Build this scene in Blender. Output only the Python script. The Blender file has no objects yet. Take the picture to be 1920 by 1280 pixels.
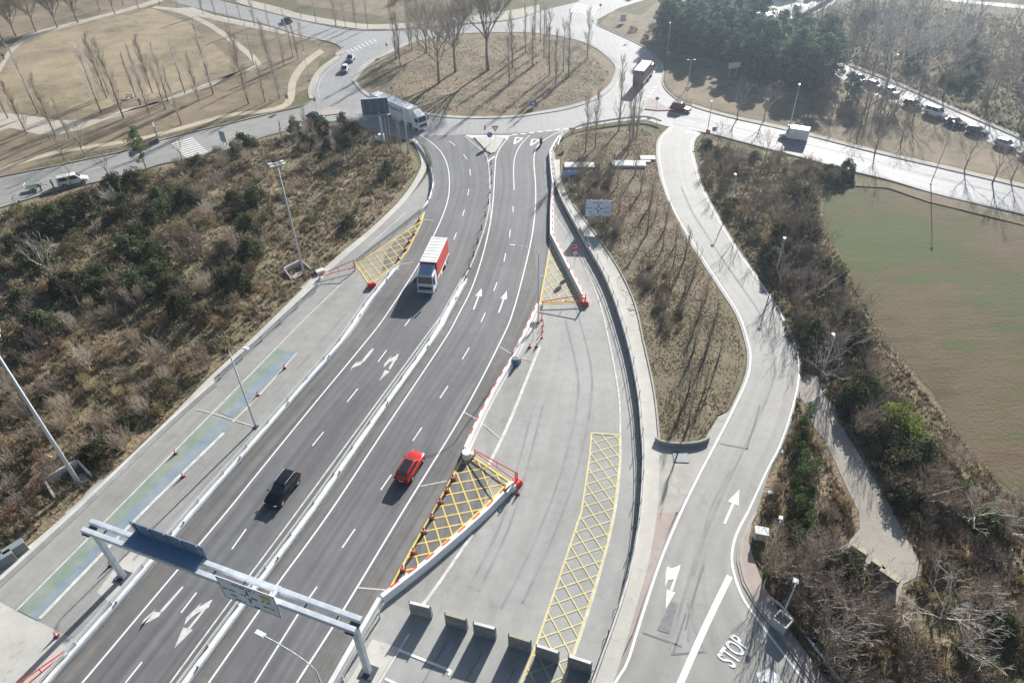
import bpy, bmesh, math, random
import numpy as np
from mathutils import Vector, Matrix, noise
from mathutils.geometry import delaunay_2d_cdt
R = math.radians
random.seed(7)
sc = bpy.context.scene
COL = sc.collection
# ------------------------------------------------------------ camera, sky, sun, exposure
F = 1300.0; CX, CY = 960.0, 640.0; H = 57.0
PITCH = R(38.91); ROLL = R(-1.42)
_rt = Vector((1, 0, 0)); _up = Vector((0, math.sin(PITCH), math.cos(PITCH)))
FW = Vector((0, math.cos(PITCH), -math.sin(PITCH)))
RT = _rt * math.cos(ROLL) + _up * math.sin(ROLL)
UP = -_rt * math.sin(ROLL) + _up * math.cos(ROLL)
camd = bpy.data.cameras.new('camera'); cam = bpy.data.objects.new('camera', camd); COL.objects.link(cam)
camd.sensor_width = 36; camd.lens = 36 * F / 1920; camd.clip_end = 4000; camd.clip_start = 0.5
m = Matrix((RT, UP, -FW)).transposed().to_4x4(); m.translation = Vector((0, 0, H)); cam.matrix_world = m
sc.camera = cam
SUN_AZ = R(25.5); SUN_EL = R(24.0)          # azimuth clockwise from +Y
w = bpy.data.worlds.new('World'); sc.world = w; w.use_nodes = True
nt = w.node_tree; bg = nt.nodes['Background']; sky = nt.nodes.new('ShaderNodeTexSky')
sky.sky_type = 'NISHITA'; sky.sun_disc = False; sky.sun_elevation = SUN_EL; sky.sun_rotation = SUN_AZ
sky.air_density = 1.0; sky.dust_density = 1.2
nt.links.new(sky.outputs[0], bg.inputs[0]); bg.inputs[1].default_value = 0.05
sd = bpy.data.lights.new('sun', 'SUN'); sd.energy = 5.0; sd.angle = R(0.5); sd.color = (1, .965, .92)
sun = bpy.data.objects.new('sun', sd); COL.objects.link(sun)
sdir = Vector((math.sin(SUN_AZ) * math.cos(SUN_EL), math.cos(SUN_AZ) * math.cos(SUN_EL), math.sin(SUN_EL)))
sun.rotation_euler = sdir.to_track_quat('Z', 'Y').to_euler(); sun.location = (60, 120, 120)
sc.view_settings.view_transform = 'Standard'; sc.view_settings.look = 'None'; sc.view_settings.gamma = 1
sc.view_settings.exposure = 1.0
sc.cycles.max_bounces = 6; sc.cycles.volume_bounces = 0; sc.cycles.transparent_max_bounces = 8
sc.cycles.volume_max_steps = 64

def G(x, y, z=0.0):
    """photograph pixel -> real point on the level ground (or at height z)"""
    d = FW * F + RT * (x - CX) - UP * (y - CY)
    t = (z - H) / d.z
    return Vector((d.x * t, d.y * t, z))
def GP(pts, z=0.0): return [G(p[0], p[1], z) for p in pts]

# ------------------------------------------------------------ tagging
def tag(o, label=None, cat=None, group=None, kind=None):
    if label: o['label'] = label
    if cat: o['category'] = cat
    if group: o['group'] = group
    if kind: o['kind'] = kind
    return o
def empty(name, loc=(0, 0, 0), rz=0, label=None, cat=None, group=None):
    o = bpy.data.objects.new(name, None); COL.objects.link(o); o.location = loc; o.rotation_euler = (0, 0, rz)
    o.empty_display_size = 0.3
    return tag(o, label, cat, group)
KIDS = {}
def link(o, parent=None):
    COL.objects.link(o)
    if parent is not None:
        o.parent = parent; KIDS.setdefault(parent.name, []).append(o)
    return o
def copy_tree(o, parent=None):
    c = o.copy(); COL.objects.link(c)
    if parent is not None: c.parent = parent; KIDS.setdefault(parent.name, []).append(c)
    for k in list(KIDS.get(o.name, [])): copy_tree(k, c)
    return c
USED = set()
def nth(i): return '%d%s' % (i, 'th' if 10 <= i % 100 <= 20 else {1: 'st', 2: 'nd', 3: 'rd'}.get(i % 10, 'th'))
def place(proto, loc, rz=0, s=1.0, label=None, group=None, cat=None):
    o = proto if proto.name not in USED else copy_tree(proto)
    if o is proto: USED.add(proto.name)
    o.location = loc; o.rotation_euler = (0, 0, rz); o.scale = (s, s, s) if not isinstance(s, (tuple, list)) else s
    return tag(o, label, cat, group)

# ------------------------------------------------------------ materials
MATS = {}
def mat(name, col, rough=.8, metal=0, noise_s=None, col2=None, bump=0, bump_s=None, spec=.5, obj_var=0, detail=4, attr=False, contrast=(.35, .65), transl=0):
    if name in MATS: return MATS[name]
    M = bpy.data.materials.new(name); M.use_nodes = True; MATS[name] = M
    t = M.node_tree; N = t.nodes; L = t.links; b = N['Principled BSDF']
    b.inputs['Roughness'].default_value = rough; b.inputs['Metallic'].default_value = metal
    b.inputs['Specular IOR Level'].default_value = spec
    c4 = (*col, 1); out = None
    b.inputs['Base Color'].default_value = c4
    if noise_s:
        tc = N.new('ShaderNodeNewGeometry'); n = N.new('ShaderNodeTexNoise'); n.inputs['Scale'].default_value = noise_s; n.inputs['Detail'].default_value = detail
        L.new(tc.outputs['Position'], n.inputs['Vector'])
        r = N.new('ShaderNodeValToRGB'); r.color_ramp.elements[0].position = contrast[0]; r.color_ramp.elements[1].position = contrast[1]
        r.color_ramp.elements[0].color = c4; r.color_ramp.elements[1].color = (*(col2 or col), 1)
        L.new(n.outputs['Fac'], r.inputs['Fac']); out = r.outputs[0]
    if attr:
        a = N.new('ShaderNodeAttribute'); a.attribute_name = 'Col'; out = a.outputs['Color']
    if obj_var:
        oi = N.new('ShaderNodeObjectInfo'); hs = N.new('ShaderNodeHueSaturation')
        mr = N.new('ShaderNodeMapRange'); mr.inputs['To Min'].default_value = 1 - obj_var; mr.inputs['To Max'].default_value = 1 + obj_var
        L.new(oi.outputs['Random'], mr.inputs['Value']); L.new(mr.outputs[0], hs.inputs['Value'])
        mr2 = N.new('ShaderNodeMapRange'); mr2.inputs['To Min'].default_value = .5 - obj_var * .08; mr2.inputs['To Max'].default_value = .5 + obj_var * .08
        L.new(oi.outputs['Random'], mr2.inputs['Value']); L.new(mr2.outputs[0], hs.inputs['Hue'])
        if out: L.new(out, hs.inputs['Color'])
        else: hs.inputs['Color'].default_value = c4
        out = hs.outputs[0]
    if out: L.new(out, b.inputs['Base Color'])
    if transl:
        tb = N.new('ShaderNodeBsdfTranslucent'); mx = N.new('ShaderNodeMixShader'); mx.inputs[0].default_value = transl
        if out: L.new(out, tb.inputs['Color'])
        else: tb.inputs['Color'].default_value = c4
        L.new(b.outputs[0], mx.inputs[1]); L.new(tb.outputs[0], mx.inputs[2]); L.new(mx.outputs[0], N['Material Output'].inputs['Surface'])
    if bump:
        tc = N.new('ShaderNodeNewGeometry'); n = N.new('ShaderNodeTexNoise'); n.inputs['Scale'].default_value = bump_s or 2; n.inputs['Detail'].default_value = 5
        L.new(tc.outputs['Position'], n.inputs['Vector'])
        bp = N.new('ShaderNodeBump'); bp.inputs['Strength'].default_value = 1; bp.inputs['Distance'].default_value = bump
        L.new(n.outputs['Fac'], bp.inputs['Height']); L.new(bp.outputs[0], b.inputs['Normal'])
    return M

def ground_mat(name, stops, scales=(.03, .25, 2.2), weights=(1, .8, .6), bump=.25, bump_s=1.6, rough=.95, streak=None):
    """three octaves of world-space noise mixed, mapped through a ramp of soil / grass colours"""
    M = bpy.data.materials.new(name); M.use_nodes = True; MATS[name] = M
    t = M.node_tree; N = t.nodes; L = t.links; b = N['Principled BSDF']; b.inputs['Roughness'].default_value = rough
    b.inputs['Specular IOR Level'].default_value = .2
    g = N.new('ShaderNodeNewGeometry'); acc = None
    for s, wt in zip(scales, weights):
        n = N.new('ShaderNodeTexNoise'); n.inputs['Scale'].default_value = s; n.inputs['Detail'].default_value = 5; n.inputs['Roughness'].default_value = .6
        if streak and s > .06:
            mp = N.new('ShaderNodeMapping'); mp.inputs['Rotation'].default_value = (0, 0, streak[0]); mp.inputs['Scale'].default_value = (streak[1], 1, 1)
            L.new(g.outputs['Position'], mp.inputs['Vector']); L.new(mp.outputs[0], n.inputs['Vector'])
        else: L.new(g.outputs['Position'], n.inputs['Vector'])
        mm = N.new('ShaderNodeMath'); mm.operation = 'MULTIPLY_ADD'; mm.inputs[1].default_value = wt / sum(weights)
        L.new(n.outputs['Fac'], mm.inputs[0])
        if acc: L.new(acc, mm.inputs[2])
        else: mm.inputs[2].default_value = 0
        acc = mm.outputs[0]
    r = N.new('ShaderNodeValToRGB'); cr = r.color_ramp
    while len(cr.elements) < len(stops): cr.elements.new(.5)
    for e, (p, c) in zip(cr.elements, stops): e.position = p; e.color = (*c, 1)
    L.new(acc, r.inputs['Fac']); L.new(r.outputs[0], b.inputs['Base Color'])
    n = N.new('ShaderNodeTexNoise'); n.inputs['Scale'].default_value = bump_s; n.inputs['Detail'].default_value = 6; n.inputs['Roughness'].default_value = .65
    L.new(g.outputs['Position'], n.inputs['Vector'])
    bp = N.new('ShaderNodeBump'); bp.inputs['Distance'].default_value = bump; L.new(n.outputs['Fac'], bp.inputs['Height']); L.new(bp.outputs[0], b.inputs['Normal'])
    return M

def road_mat(name, col, var=.14, rough=.75, tracks=0, spec=.5, bump=.004, crack=.3, stain=.26):
    """asphalt or concrete: large patches, fine grain, lengthwise wheel streaks (UV: u across, v along in metres)"""
    M = bpy.data.materials.new(name); M.use_nodes = True; MATS[name] = M
    t = M.node_tree; N = t.nodes; L = t.links; b = N['Principled BSDF']; b.inputs['Roughness'].default_value = rough
    b.inputs['Specular IOR Level'].default_value = spec
    g = N.new('ShaderNodeNewGeometry')
    def nz(scale, detail, vec=None, rg=.55):
        n = N.new('ShaderNodeTexNoise'); n.inputs['Scale'].default_value = scale; n.inputs['Detail'].default_value = detail; n.inputs['Roughness'].default_value = rg
        L.new(vec or g.outputs['Position'], n.inputs['Vector']); return n.outputs['Fac']
    def rng(v, a, c, lo, hi):
        r = N.new('ShaderNodeMapRange'); r.inputs['From Min'].default_value = a; r.inputs['From Max'].default_value = c
        r.inputs['To Min'].default_value = lo; r.inputs['To Max'].default_value = hi; L.new(v, r.inputs['Value']); return r.outputs[0]
    def mul(a, c):
        mm = N.new('ShaderNodeMath'); mm.operation = 'MULTIPLY'; L.new(a, mm.inputs[0]); L.new(c, mm.inputs[1]); return mm.outputs[0]
    v = rng(nz(.09, 4), .3, .7, 1 - var, 1 + var)
    v = mul(v, rng(nz(.7, 5), .3, .7, 1 - var * .6, 1 + var * .6))
    v = mul(v, rng(nz(9, 3), .3, .7, .95, 1.05))
    v = mul(v, rng(nz(.28, 7, None, .7), .58, .74, 1, 1 - stain)); v = mul(v, rng(nz(1.7, 5, None, .7), .64, .76, 1, 1 - stain * .8))
    uv = N.new('ShaderNodeUVMap')
    mp = N.new('ShaderNodeMapping'); mp.inputs['Scale'].default_value = (1.0, .02, 1); L.new(uv.outputs[0], mp.inputs['Vector'])
    st = nz(1.4, 3, mp.outputs[0])
    v = mul(v, rng(st, .3, .7, 1 - tracks, 1 + tracks))
    # hairline cracks and sealed joints
    if crack:
        vo = N.new('ShaderNodeTexVoronoi'); vo.feature = 'DISTANCE_TO_EDGE'; vo.inputs['Scale'].default_value = .12
        ad = N.new('ShaderNodeVectorMath'); ad.operation = 'ADD'
        nn = N.new('ShaderNodeTexNoise'); nn.inputs['Scale'].default_value = .5; L.new(g.outputs['Position'], nn.inputs['Vector'])
        sc_ = N.new('ShaderNodeVectorMath'); sc_.operation = 'SCALE'; sc_.inputs['Scale'].default_value = 3; L.new(nn.outputs['Color'], sc_.inputs[0])
        L.new(g.outputs['Position'], ad.inputs[0]); L.new(sc_.outputs[0], ad.inputs[1]); L.new(ad.outputs[0], vo.inputs['Vector'])
        v = mul(v, rng(vo.outputs['Distance'], 0, .006, 1 - crack, 1))
    mx = N.new('ShaderNodeVectorMath'); mx.operation = 'SCALE'; mx.inputs[0].default_value = col; L.new(v, mx.inputs['Scale'])
    L.new(mx.outputs[0], b.inputs['Base Color'])
    if bump:
        bp = N.new('ShaderNodeBump'); bp.inputs['Distance'].default_value = bump; L.new(nz(14, 3), bp.inputs['Height']); L.new(bp.outputs[0], b.inputs['Normal'])
    return M

STRAW = (.30, .235, .14); BROWN = (.15, .105, .07); GREEN = (.10, .12, .045); GREY = (.20, .175, .14)
ground_mat('scrub_soil', [(.30, (.10, .085, .055)), (.42, (.20, .16, .105)), (.52, (.13, .13, .065)), (.62, (.27, .22, .15)), (.75, (.32, .27, .19))], bump=.5, bump_s=1.2)
ground_mat('thicket_soil', [(.32, (.15, .115, .085)), (.44, (.30, .225, .16)), (.53, (.20, .185, .105)), (.63, (.39, .30, .215)), (.75, (.48, .40, .31))], bump=.5, bump_s=1.5)
ground_mat('dry_turf', [(.30, (.12, .10, .07)), (.43, (.25, .185, .135)), (.52, (.17, .16, .095)), (.62, (.32, .24, .18)), (.75, (.38, .30, .23))], bump=.07, bump_s=3.5, scales=(.06, .5, 3.5))
ground_mat('park_lawn', [(.36, (.11, .115, .06)), (.44, (.25, .205, .13)), (.53, (.345, .28, .18)), (.64, (.42, .33, .215)), (.76, (.33, .30, .215))], bump=.12, bump_s=1.2, scales=(.05, .22, 1.2), weights=(1, .8, .6))
ground_mat('island_turf', [(.36, (.085, .09, .045)), (.45, (.18, .15, .095)), (.55, (.26, .205, .14)), (.66, (.31, .25, .18))], bump=.06, bump_s=1.6, scales=(.08, .35, 2))
ground_mat('field_soil', [(.38, (.11, .082, .05)), (.45, (.155, .12, .075)), (.49, (.13, .11, .06)), (.52, (.10, .115, .05)), (.60, (.115, .135, .055)), (.72, (.165, .135, .085))], bump=.12, bump_s=2.2, scales=(.025, .35, 2.5), weights=(1.5, .5, .45), streak=(R(30), .08))
ground_mat('sprout_soil', [(.3, (.12, .12, .06)), (.5, (.10, .14, .04)), (.7, (.12, .17, .045))], bump=.08, bump_s=1.5, scales=(.1, .4, 2))
ground_mat('gravel_path', [(.3, (.34, .30, .24)), (.5, (.46, .42, .35)), (.7, (.54, .49, .42))], bump=.02, bump_s=6, scales=(.1, .8, 6))
ground_mat('stony_path', [(.3, (.27, .245, .21)), (.5, (.36, .33, .29)), (.7, (.43, .395, .35))], bump=.03, bump_s=5, scales=(.15, .9, 6))
ground_mat('sand_path', [(.3, (.40, .34, .25)), (.5, (.49, .42, .31)), (.7, (.55, .475, .365))], bump=.02, bump_s=6, scales=(.1, .8, 6))
road_mat('motorway_asphalt', (.142, .142, .147), var=.14, rough=.75, tracks=.26, crack=.0, stain=.08)
road_mat('dusty_shoulder', (.155, .15, .142), var=.2, rough=.85, tracks=.3, crack=.0)
road_mat('plaza_asphalt', (.335, .335, .315), var=.13, rough=.8, tracks=.06, crack=.12)
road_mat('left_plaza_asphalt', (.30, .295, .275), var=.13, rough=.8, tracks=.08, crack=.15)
road_mat('service_asphalt', (.29, .285, .265), var=.11, rough=.72, tracks=.10, crack=.12)
road_mat('ring_asphalt', (.30, .295, .29), var=.11, rough=.72, tracks=.08, crack=.08)
road_mat('avenue_asphalt', (.27, .27, .275), var=.12, rough=.66, spec=.22, tracks=.35, crack=.08)
road_mat('concrete_slab', (.50, .485, .44), var=.12, rough=.85, crack=.18)
road_mat('weathered_concrete', (.40, .385, .345), var=.20, rough=.9, crack=.3)
road_mat('pink_pavement', (.40, .33, .30), var=.15, rough=.9, crack=.2)
CONC = mat('concrete', (.50, .49, .46), .85, noise_s=.8, col2=(.62, .61, .58), bump=.01, bump_s=5)
CONCL = mat('pale_concrete', (.60, .60, .57), .8, noise_s=.5, col2=(.74, .74, .71))
CONCD = mat('grey_concrete', (.30, .29, .26), .9, noise_s=1.2, col2=(.42, .41, .37), bump=.01, bump_s=4)
WHITE = mat('white_marking', (.72, .72, .70), .7, noise_s=1.5, col2=(.84, .84, .82), detail=6)
WHITEOLD = mat('worn_white_marking', (.52, .51, .47), .8, noise_s=1.5, col2=(.70, .69, .65), detail=6)
YEL = mat('yellow_marking', (.70, .50, .08), .7, noise_s=1.5, col2=(.80, .62, .16), detail=6)
YELOLD = mat('faded_yellow_marking', (.60, .52, .25), .8, noise_s=1.5, col2=(.70, .62, .36), detail=6)
GREENP = mat('faded_green_paint', (.20, .265, .205), .8, noise_s=.6, col2=(.29, .32, .275), detail=9)
BLUEP = mat('faded_blue_paint', (.19, .255, .31), .8, noise_s=.6, col2=(.28, .32, .34), detail=9)
PATCH = mat('dark_repair', (.19, .19, .19), .85, noise_s=2, col2=(.25, .25, .25))
DARKL = mat('dark_joint', (.10, .10, .10), .9)
STEEL = mat('galvanised_steel', (.52, .54, .56), .45, .6, noise_s=2, col2=(.62, .64, .66))
STEELD = mat('dark_steel', (.10, .11, .12), .5, .5)
LAMPP = mat('lamp_paint', (.56, .59, .62), .5, .1)
RED = mat('red_paint', (.62, .045, .035), .5, noise_s=2, col2=(.70, .08, .05))
WPAINT = mat('white_paint', (.78, .78, .77), .45, noise_s=.7, col2=(.85, .85, .84))
BLACKR = mat('black_rubber', (.025, .025, .027), .8)
BLACKP = mat('black_plastic', (.03, .03, .033), .5)
GLASS = mat('dark_glass', (.02, .025, .03), .08, 0, spec=.8)
BARK = mat('bark', (.17, .145, .12), .9, noise_s=3, col2=(.30, .27, .23))
TWIG = mat('twigs', (.38, .315, .255), .85, obj_var=.22)
TWIGP = mat('pale_twigs', (.52, .48, .45), .8, obj_var=.15)
TWIGD = mat('dark_twigs', (.27, .225, .195), .85, obj_var=.2)
LEAF = mat('leaves', (.1, .1, .1), .8, attr=True, obj_var=.3, spec=.15, transl=.35)
BRUSH = mat('brush', (.2, .2, .2), .9, attr=True, spec=.1, transl=.3)
SIGNB = mat('sign_blue', (.03, .16, .50), .4); SIGNW = mat('sign_white', (.80, .80, .80), .4); SIGNR = mat('sign_red', (.60, .03, .04), .4)
SIGNG = mat('sign_back_grey', (.27, .33, .40), .5, .3); SIGNP = mat('sign_pale_blue', (.66, .77, .92), .45); SIGNBL = mat('sign_light_blue', (.22, .42, .78), .4); INK = mat('sign_ink', (.03, .04, .06), .5)

# ------------------------------------------------------------ mesh builder
class MB:
    def __init__(s): s.v = []; s.f = []; s.m = []; s.mi = 0
    def add(s, vs, fs):
        o = len(s.v); s.v += [tuple(p) for p in vs]
        for f in fs: s.f.append([i + o for i in f]); s.m.append(s.mi)
        return s
    def box(s, c, d, rz=0, ry=0, rx=0, taper=1.0):
        x, y, z = d[0] / 2, d[1] / 2, d[2] / 2
        P = [(-x, -y, -z), (x, -y, -z), (x, y, -z), (-x, y, -z), (-x * taper, -y * taper, z), (x * taper, -y * taper, z), (x * taper, y * taper, z), (-x * taper, y * taper, z)]
        Mx = Matrix.Translation(c) @ Matrix.Rotation(rz, 4, 'Z') @ Matrix.Rotation(ry, 4, 'Y') @ Matrix.Rotation(rx, 4, 'X')
        return s.add([Mx @ Vector(p) for p in P], [(3, 2, 1, 0), (4, 5, 6, 7), (0, 1, 5, 4), (1, 2, 6, 5), (2, 3, 7, 6), (3, 0, 4, 7)])
    def hexa(s, P):
        return s.add(P, [(3, 2, 1, 0), (4, 5, 6, 7), (0, 1, 5, 4), (1, 2, 6, 5), (2, 3, 7, 6), (3, 0, 4, 7)])
    def cyl(s, a, b, r0, r1=None, n=8, cap=True):
        a = Vector(a); b = Vector(b); r1 = r0 if r1 is None else r1; d = (b - a)
        if d.length < 1e-6: return s
        d.normalize(); u = d.orthogonal().normalized(); w_ = d.cross(u)
        V = []
        for (p, r) in ((a, r0), (b, r1)):
            for k in range(n):
                t = 2 * math.pi * k / n; V.append(p + u * (r * math.cos(t)) + w_ * (r * math.sin(t)))
        Fs = [(k, (k + 1) % n, n + (k + 1) % n, n + k) for k in range(n)]
        if cap: Fs += [tuple(range(n - 1, -1, -1)), tuple(range(n, 2 * n))]
        return s.add(V, Fs)
    def tube(s, pts, r, n=6):
        for a, b in zip(pts, pts[1:]): s.cyl(a, b, r, r, n)
        return s
    def prism(s, poly, z0, z1):
        n = len(poly); V = [(p[0], p[1], z0) for p in poly] + [(p[0], p[1], z1) for p in poly]
        return s.add(V, [tuple(range(n - 1, -1, -1)), tuple(range(n, 2 * n))] + [(k, (k + 1) % n, n + (k + 1) % n, n + k) for k in range(n)])
    def build(s, name, mats, parent=None, smooth=False, bevel=0):
        me = bpy.data.meshes.new(name); me.from_pydata(s.v, [], s.f); me.update()
        for mm in (mats if isinstance(mats, (list, tuple)) else [mats]): me.materials.append(mm)
        if isinstance(mats, (list, tuple)) and len(mats) > 1: me.polygons.foreach_set('material_index', s.m)
        if smooth: me.polygons.foreach_set('use_smooth', [True] * len(me.polygons))
        o = bpy.data.objects.new(name, me); link(o, parent)
        if bevel:
            b = o.modifiers.new('bevel', 'BEVEL'); b.width = bevel; b.segments = 2; b.limit_method = 'ANGLE'; b.angle_limit = R(25)
        return o

def catmull(P, n=6):
    if len(P) < 3: return list(P)
    out = []
    for i in range(len(P) - 1):
        p0 = P[max(i - 1, 0)]; p1 = P[i]; p2 = P[i + 1]; p3 = P[min(i + 2, len(P) - 1)]
        for k in range(n):
            t = k / n
            out.append(0.5 * ((2 * p1) + (p2 - p0) * t + (2 * p0 - 5 * p1 + 4 * p2 - p3) * t * t + (3 * p1 - p0 - 3 * p2 + p3) * t ** 3))
    out.append(P[-1]); return out
def resample(P, n=None, step=None):
    L = [0]
    for a, b in zip(P, P[1:]): L.append(L[-1] + (b - a).length)
    if n is None: n = max(2, int(round(L[-1] / step)) + 1)
    out = []; j = 0
    for k in range(n):
        d = L[-1] * k / (n - 1)
        while j < len(L) - 2 and L[j + 1] < d: j += 1
        t = 0 if L[j + 1] == L[j] else (d - L[j]) / (L[j + 1] - L[j]); out.append(P[j].lerp(P[j + 1], min(max(t, 0), 1)))
    return out
def offset(P, d):
    out = []
    for i, p in enumerate(P):
        t = (P[min(i + 1, len(P) - 1)] - P[max(i - 1, 0)]); t.z = 0; t.normalize(); out.append(p + Vector((t.y, -t.x, 0)) * d)
    return out       # positive d = to the right of travel
def structure(o): o['kind'] = 'structure'; return o
def strip(name, Lp, Rp, z, M, smooth=True, across=8, step=2.0):
    """road surface between two edge lines given in photo pixels, as a UV-mapped grid"""
    A = GP(Lp); B = GP(Rp)
    if smooth: A = catmull(A); B = catmull(B)
    n = max(4, int(sum((b - a).length for a, b in zip(A, A[1:])) / step))
    A = resample(A, n); B = resample(B, n); v = []; f = []; uv = []
    wd = (A[n // 2] - B[n // 2]).length; d = 0
    for i in range(n):
        if i: d += (A[i] - A[i - 1]).length
        for k in range(across + 1):
            p = A[i].lerp(B[i], k / across); v.append((p.x, p.y, z)); uv.append((k / across * wd, d))
    q = across + 1
    for i in range(n - 1):
        for k in range(across): f.append((i * q + k, i * q + k + 1, (i + 1) * q + k + 1, (i + 1) * q + k))
    me = bpy.data.meshes.new(name); me.from_pydata(v, [], f); me.update()
    ul = me.uv_layers.new(name='UVMap')
    for li, l in enumerate(me.loops): ul.data[li].uv = uv[l.vertex_index]
    if me.polygons[0].normal.z < 0: me.flip_normals()
    me.materials.append(MATS[M] if isinstance(M, str) else M)
    return structure(link(bpy.data.objects.new(name, me)))
def poly_mesh(name, pts, z, M, px=True):
    P = GP(pts) if px else pts
    bm = bmesh.new(); vs = [bm.verts.new((p.x, p.y, z)) for p in P]; f = bm.faces.new(vs); f.normal_update()
    if f.normal.z < 0: f.normal_flip()
    bmesh.ops.triangulate(bm, faces=bm.faces[:])
    me = bpy.data.meshes.new(name); bm.to_mesh(me); bm.free()
    ul = me.uv_layers.new(name='UVMap')
    for li, l in enumerate(me.loops): c = me.vertices[l.vertex_index].co; ul.data[li].uv = (c.x, c.y)
    me.materials.append(MATS[M] if isinstance(M, str) else M)
    return structure(link(bpy.data.objects.new(name, me)))
def inside(P, x, y):
    c = False; n = len(P); j = n - 1
    for i in range(n):
        if (P[i].y > y) != (P[j].y > y) and x < (P[j].x - P[i].x) * (y - P[i].y) / (P[j].y - P[i].y) + P[i].x: c = not c
        j = i
    return c
def edge_dist(P, x, y):
    a = np.array([(p.x, p.y) for p in P]); b = np.roll(a, -1, 0); q = np.array((x, y)); ab = b - a
    t = np.clip(((q - a) * ab).sum(1) / np.maximum((ab ** 2).sum(1), 1e-9), 0, 1)
    return float(np.sqrt((((a + ab * t[:, None]) - q) ** 2).sum(1)).min())
ZONES = []
FLAT = [GP([(1505, 700), (1532, 700), (1545, 736), (1572, 765), (1580, 800), (1625, 862), (1662, 930), (1705, 1005), (1732, 1060), (1728, 1085), (1700, 1100), (1686, 1145), (1655, 1140), (1600, 1095), (1570, 1060), (1560, 1027), (1600, 990), (1596, 950), (1555, 870), (1535, 830), (1512, 800), (1492, 720)])]
def zone_h(P, amp, x, y, z0):
    e = min(1, edge_dist(P, x, y) / 4)
    for fp in FLAT:
        if abs(x - fp[0].x) < 30 and abs(y - fp[0].y) < 45:
            if inside(fp, x, y): return z0
            e = min(e, edge_dist(fp, x, y) / 3)
    return z0 + amp * e * max(0, .45 + noise.noise(Vector((x * .11, y * .11, 3))) + .45 * noise.noise(Vector((x * .45, y * .45, 9))))
def zone(name, pts, M, z=.02, amp=0, step=1.5):
    """soil or turf area; amp > 0 gives it real mounds and hollows"""
    P = GP(pts)
    if not amp: return poly_mesh(name, pts, z, M)
    B = resample(P + [P[0]], step=step)[:-1]; nb = len(B)
    xs = [p.x for p in B]; ys = [p.y for p in B]; V = [Vector((p.x, p.y)) for p in B]
    x = min(xs)
    rnd = random.Random(5)
    while x < max(xs):
        y = min(ys)
        while y < max(ys):
            q = (x + rnd.uniform(-.3, .3) * step, y + rnd.uniform(-.3, .3) * step)
            if inside(B, *q) and edge_dist(B, *q) > step * .5: V.append(Vector(q))
            y += step
        x += step
    vo, _, fo, *_ = delaunay_2d_cdt(V, [], [list(range(nb))], 1, 1e-5)
    me = bpy.data.meshes.new(name)
    me.from_pydata([(v.x, v.y, zone_h(B, amp, v.x, v.y, z)) for v in vo], [], [list(f) for f in fo]); me.update()
    if me.polygons[0].normal.z < 0: me.flip_normals()
    me.polygons.foreach_set('use_smooth', [True] * len(me.polygons)); me.materials.append(MATS[M])
    ZONES.append((B, amp, z)); return structure(link(bpy.data.objects.new(name, me)))
def gh(x, y):
    for B, amp, z in ZONES:
        if inside(B, x, y): return zone_h(B, amp, x, y, z)
    return .02
def ribbon(mb, P, width, z):
    A = offset(P, -width / 2); B = offset(P, width / 2); n = len(P)
    mb.add([(p.x, p.y, z) for p in A] + [(p.x, p.y, z) for p in B], [(i, n + i, n + i + 1, i + 1) for i in range(n - 1)])
def extrude(mb, P, prof, closed=True):
    """sweep a profile [(side offset, z)] along a ground line"""
    n = len(P); k = len(prof); V = []
    cols = [offset(P, o) for o, _ in prof]
    for i in range(n):
        for j in range(k): p = cols[j][i]; V.append((p.x, p.y, prof[j][1]))
    Fs = [(i * k + j, i * k + (j + 1) % k, (i + 1) * k + (j + 1) % k, (i + 1) * k + j) for i in range(n - 1) for j in range(k if closed else k - 1)]
    if closed: Fs += [tuple(range(k)), tuple(range((n - 1) * k + k - 1, (n - 1) * k - 1, -1))]
    mb.add(V, Fs)
def text_mesh(name, s, size, M, parent, loc, rot, sx=1.0, ext=.004, align='CENTER', off=0):
    c = bpy.data.curves.new(name, 'FONT'); c.body = s; c.size = size; c.offset = off; c.extrude = ext; c.align_x = align; c.align_y = 'CENTER'
    o = bpy.data.objects.new(name + '_tmp', c); COL.objects.link(o); dg = bpy.context.evaluated_depsgraph_get()
    me = bpy.data.meshes.new_from_object(o.evaluated_get(dg)); bpy.data.objects.remove(o); me.materials.clear(); me.materials.append(M); me.name = name
    t = bpy.data.objects.new(name, me); link(t, parent); t.location = loc; t.rotation_euler = rot; t.scale = (sx, 1, 1); return t

# ============================================================ GROUND, ROADS, MARKINGS
gm = MB(); gm.add([(-620, -120, 0), (620, -120, 0), (620, 1050, 0), (-620, 1050, 0)], [(0, 1, 2, 3)])
o = gm.build('ground', MATS['scrub_soil']); structure(o)

zone('park_lawn', [(-260, 420), (0, 332), (100, 300), (250, 270), (420, 226), (520, 198), (590, 158), (600, 110), (650, 92), (560, 66), (420, 34), (330, 6), (300, -14), (-260, 40)], 'island_turf', z=.012)
zone('park_meadow', [(-240, 300), (0, 222), (60, 200), (180, 206), (240, 196), (330, 172), (430, 132), (432, 112), (400, 82), (350, 42), (285, 16), (230, 20), (130, 46), (60, 66), (20, 90), (0, 130), (-60, 190), (-240, 260)], 'park_lawn', z=.02)
zone('thicket_ground', [(-60, 412), (0, 392), (100, 362), (178, 345), (250, 328), (310, 308), (385, 298), (480, 262), (530, 248), (592, 232), (655, 232), (700, 240), (752, 262), (783, 296), (786, 322), (752, 372), (690, 432), (636, 478), (560, 548), (478, 628), (395, 700), (300, 795), (215, 880), (150, 945), (60, 1015), (0, 1058), (-90, 1130), (-260, 1100), (-260, 480)], 'thicket_soil', z=.02, amp=.9, step=1.3)
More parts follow.
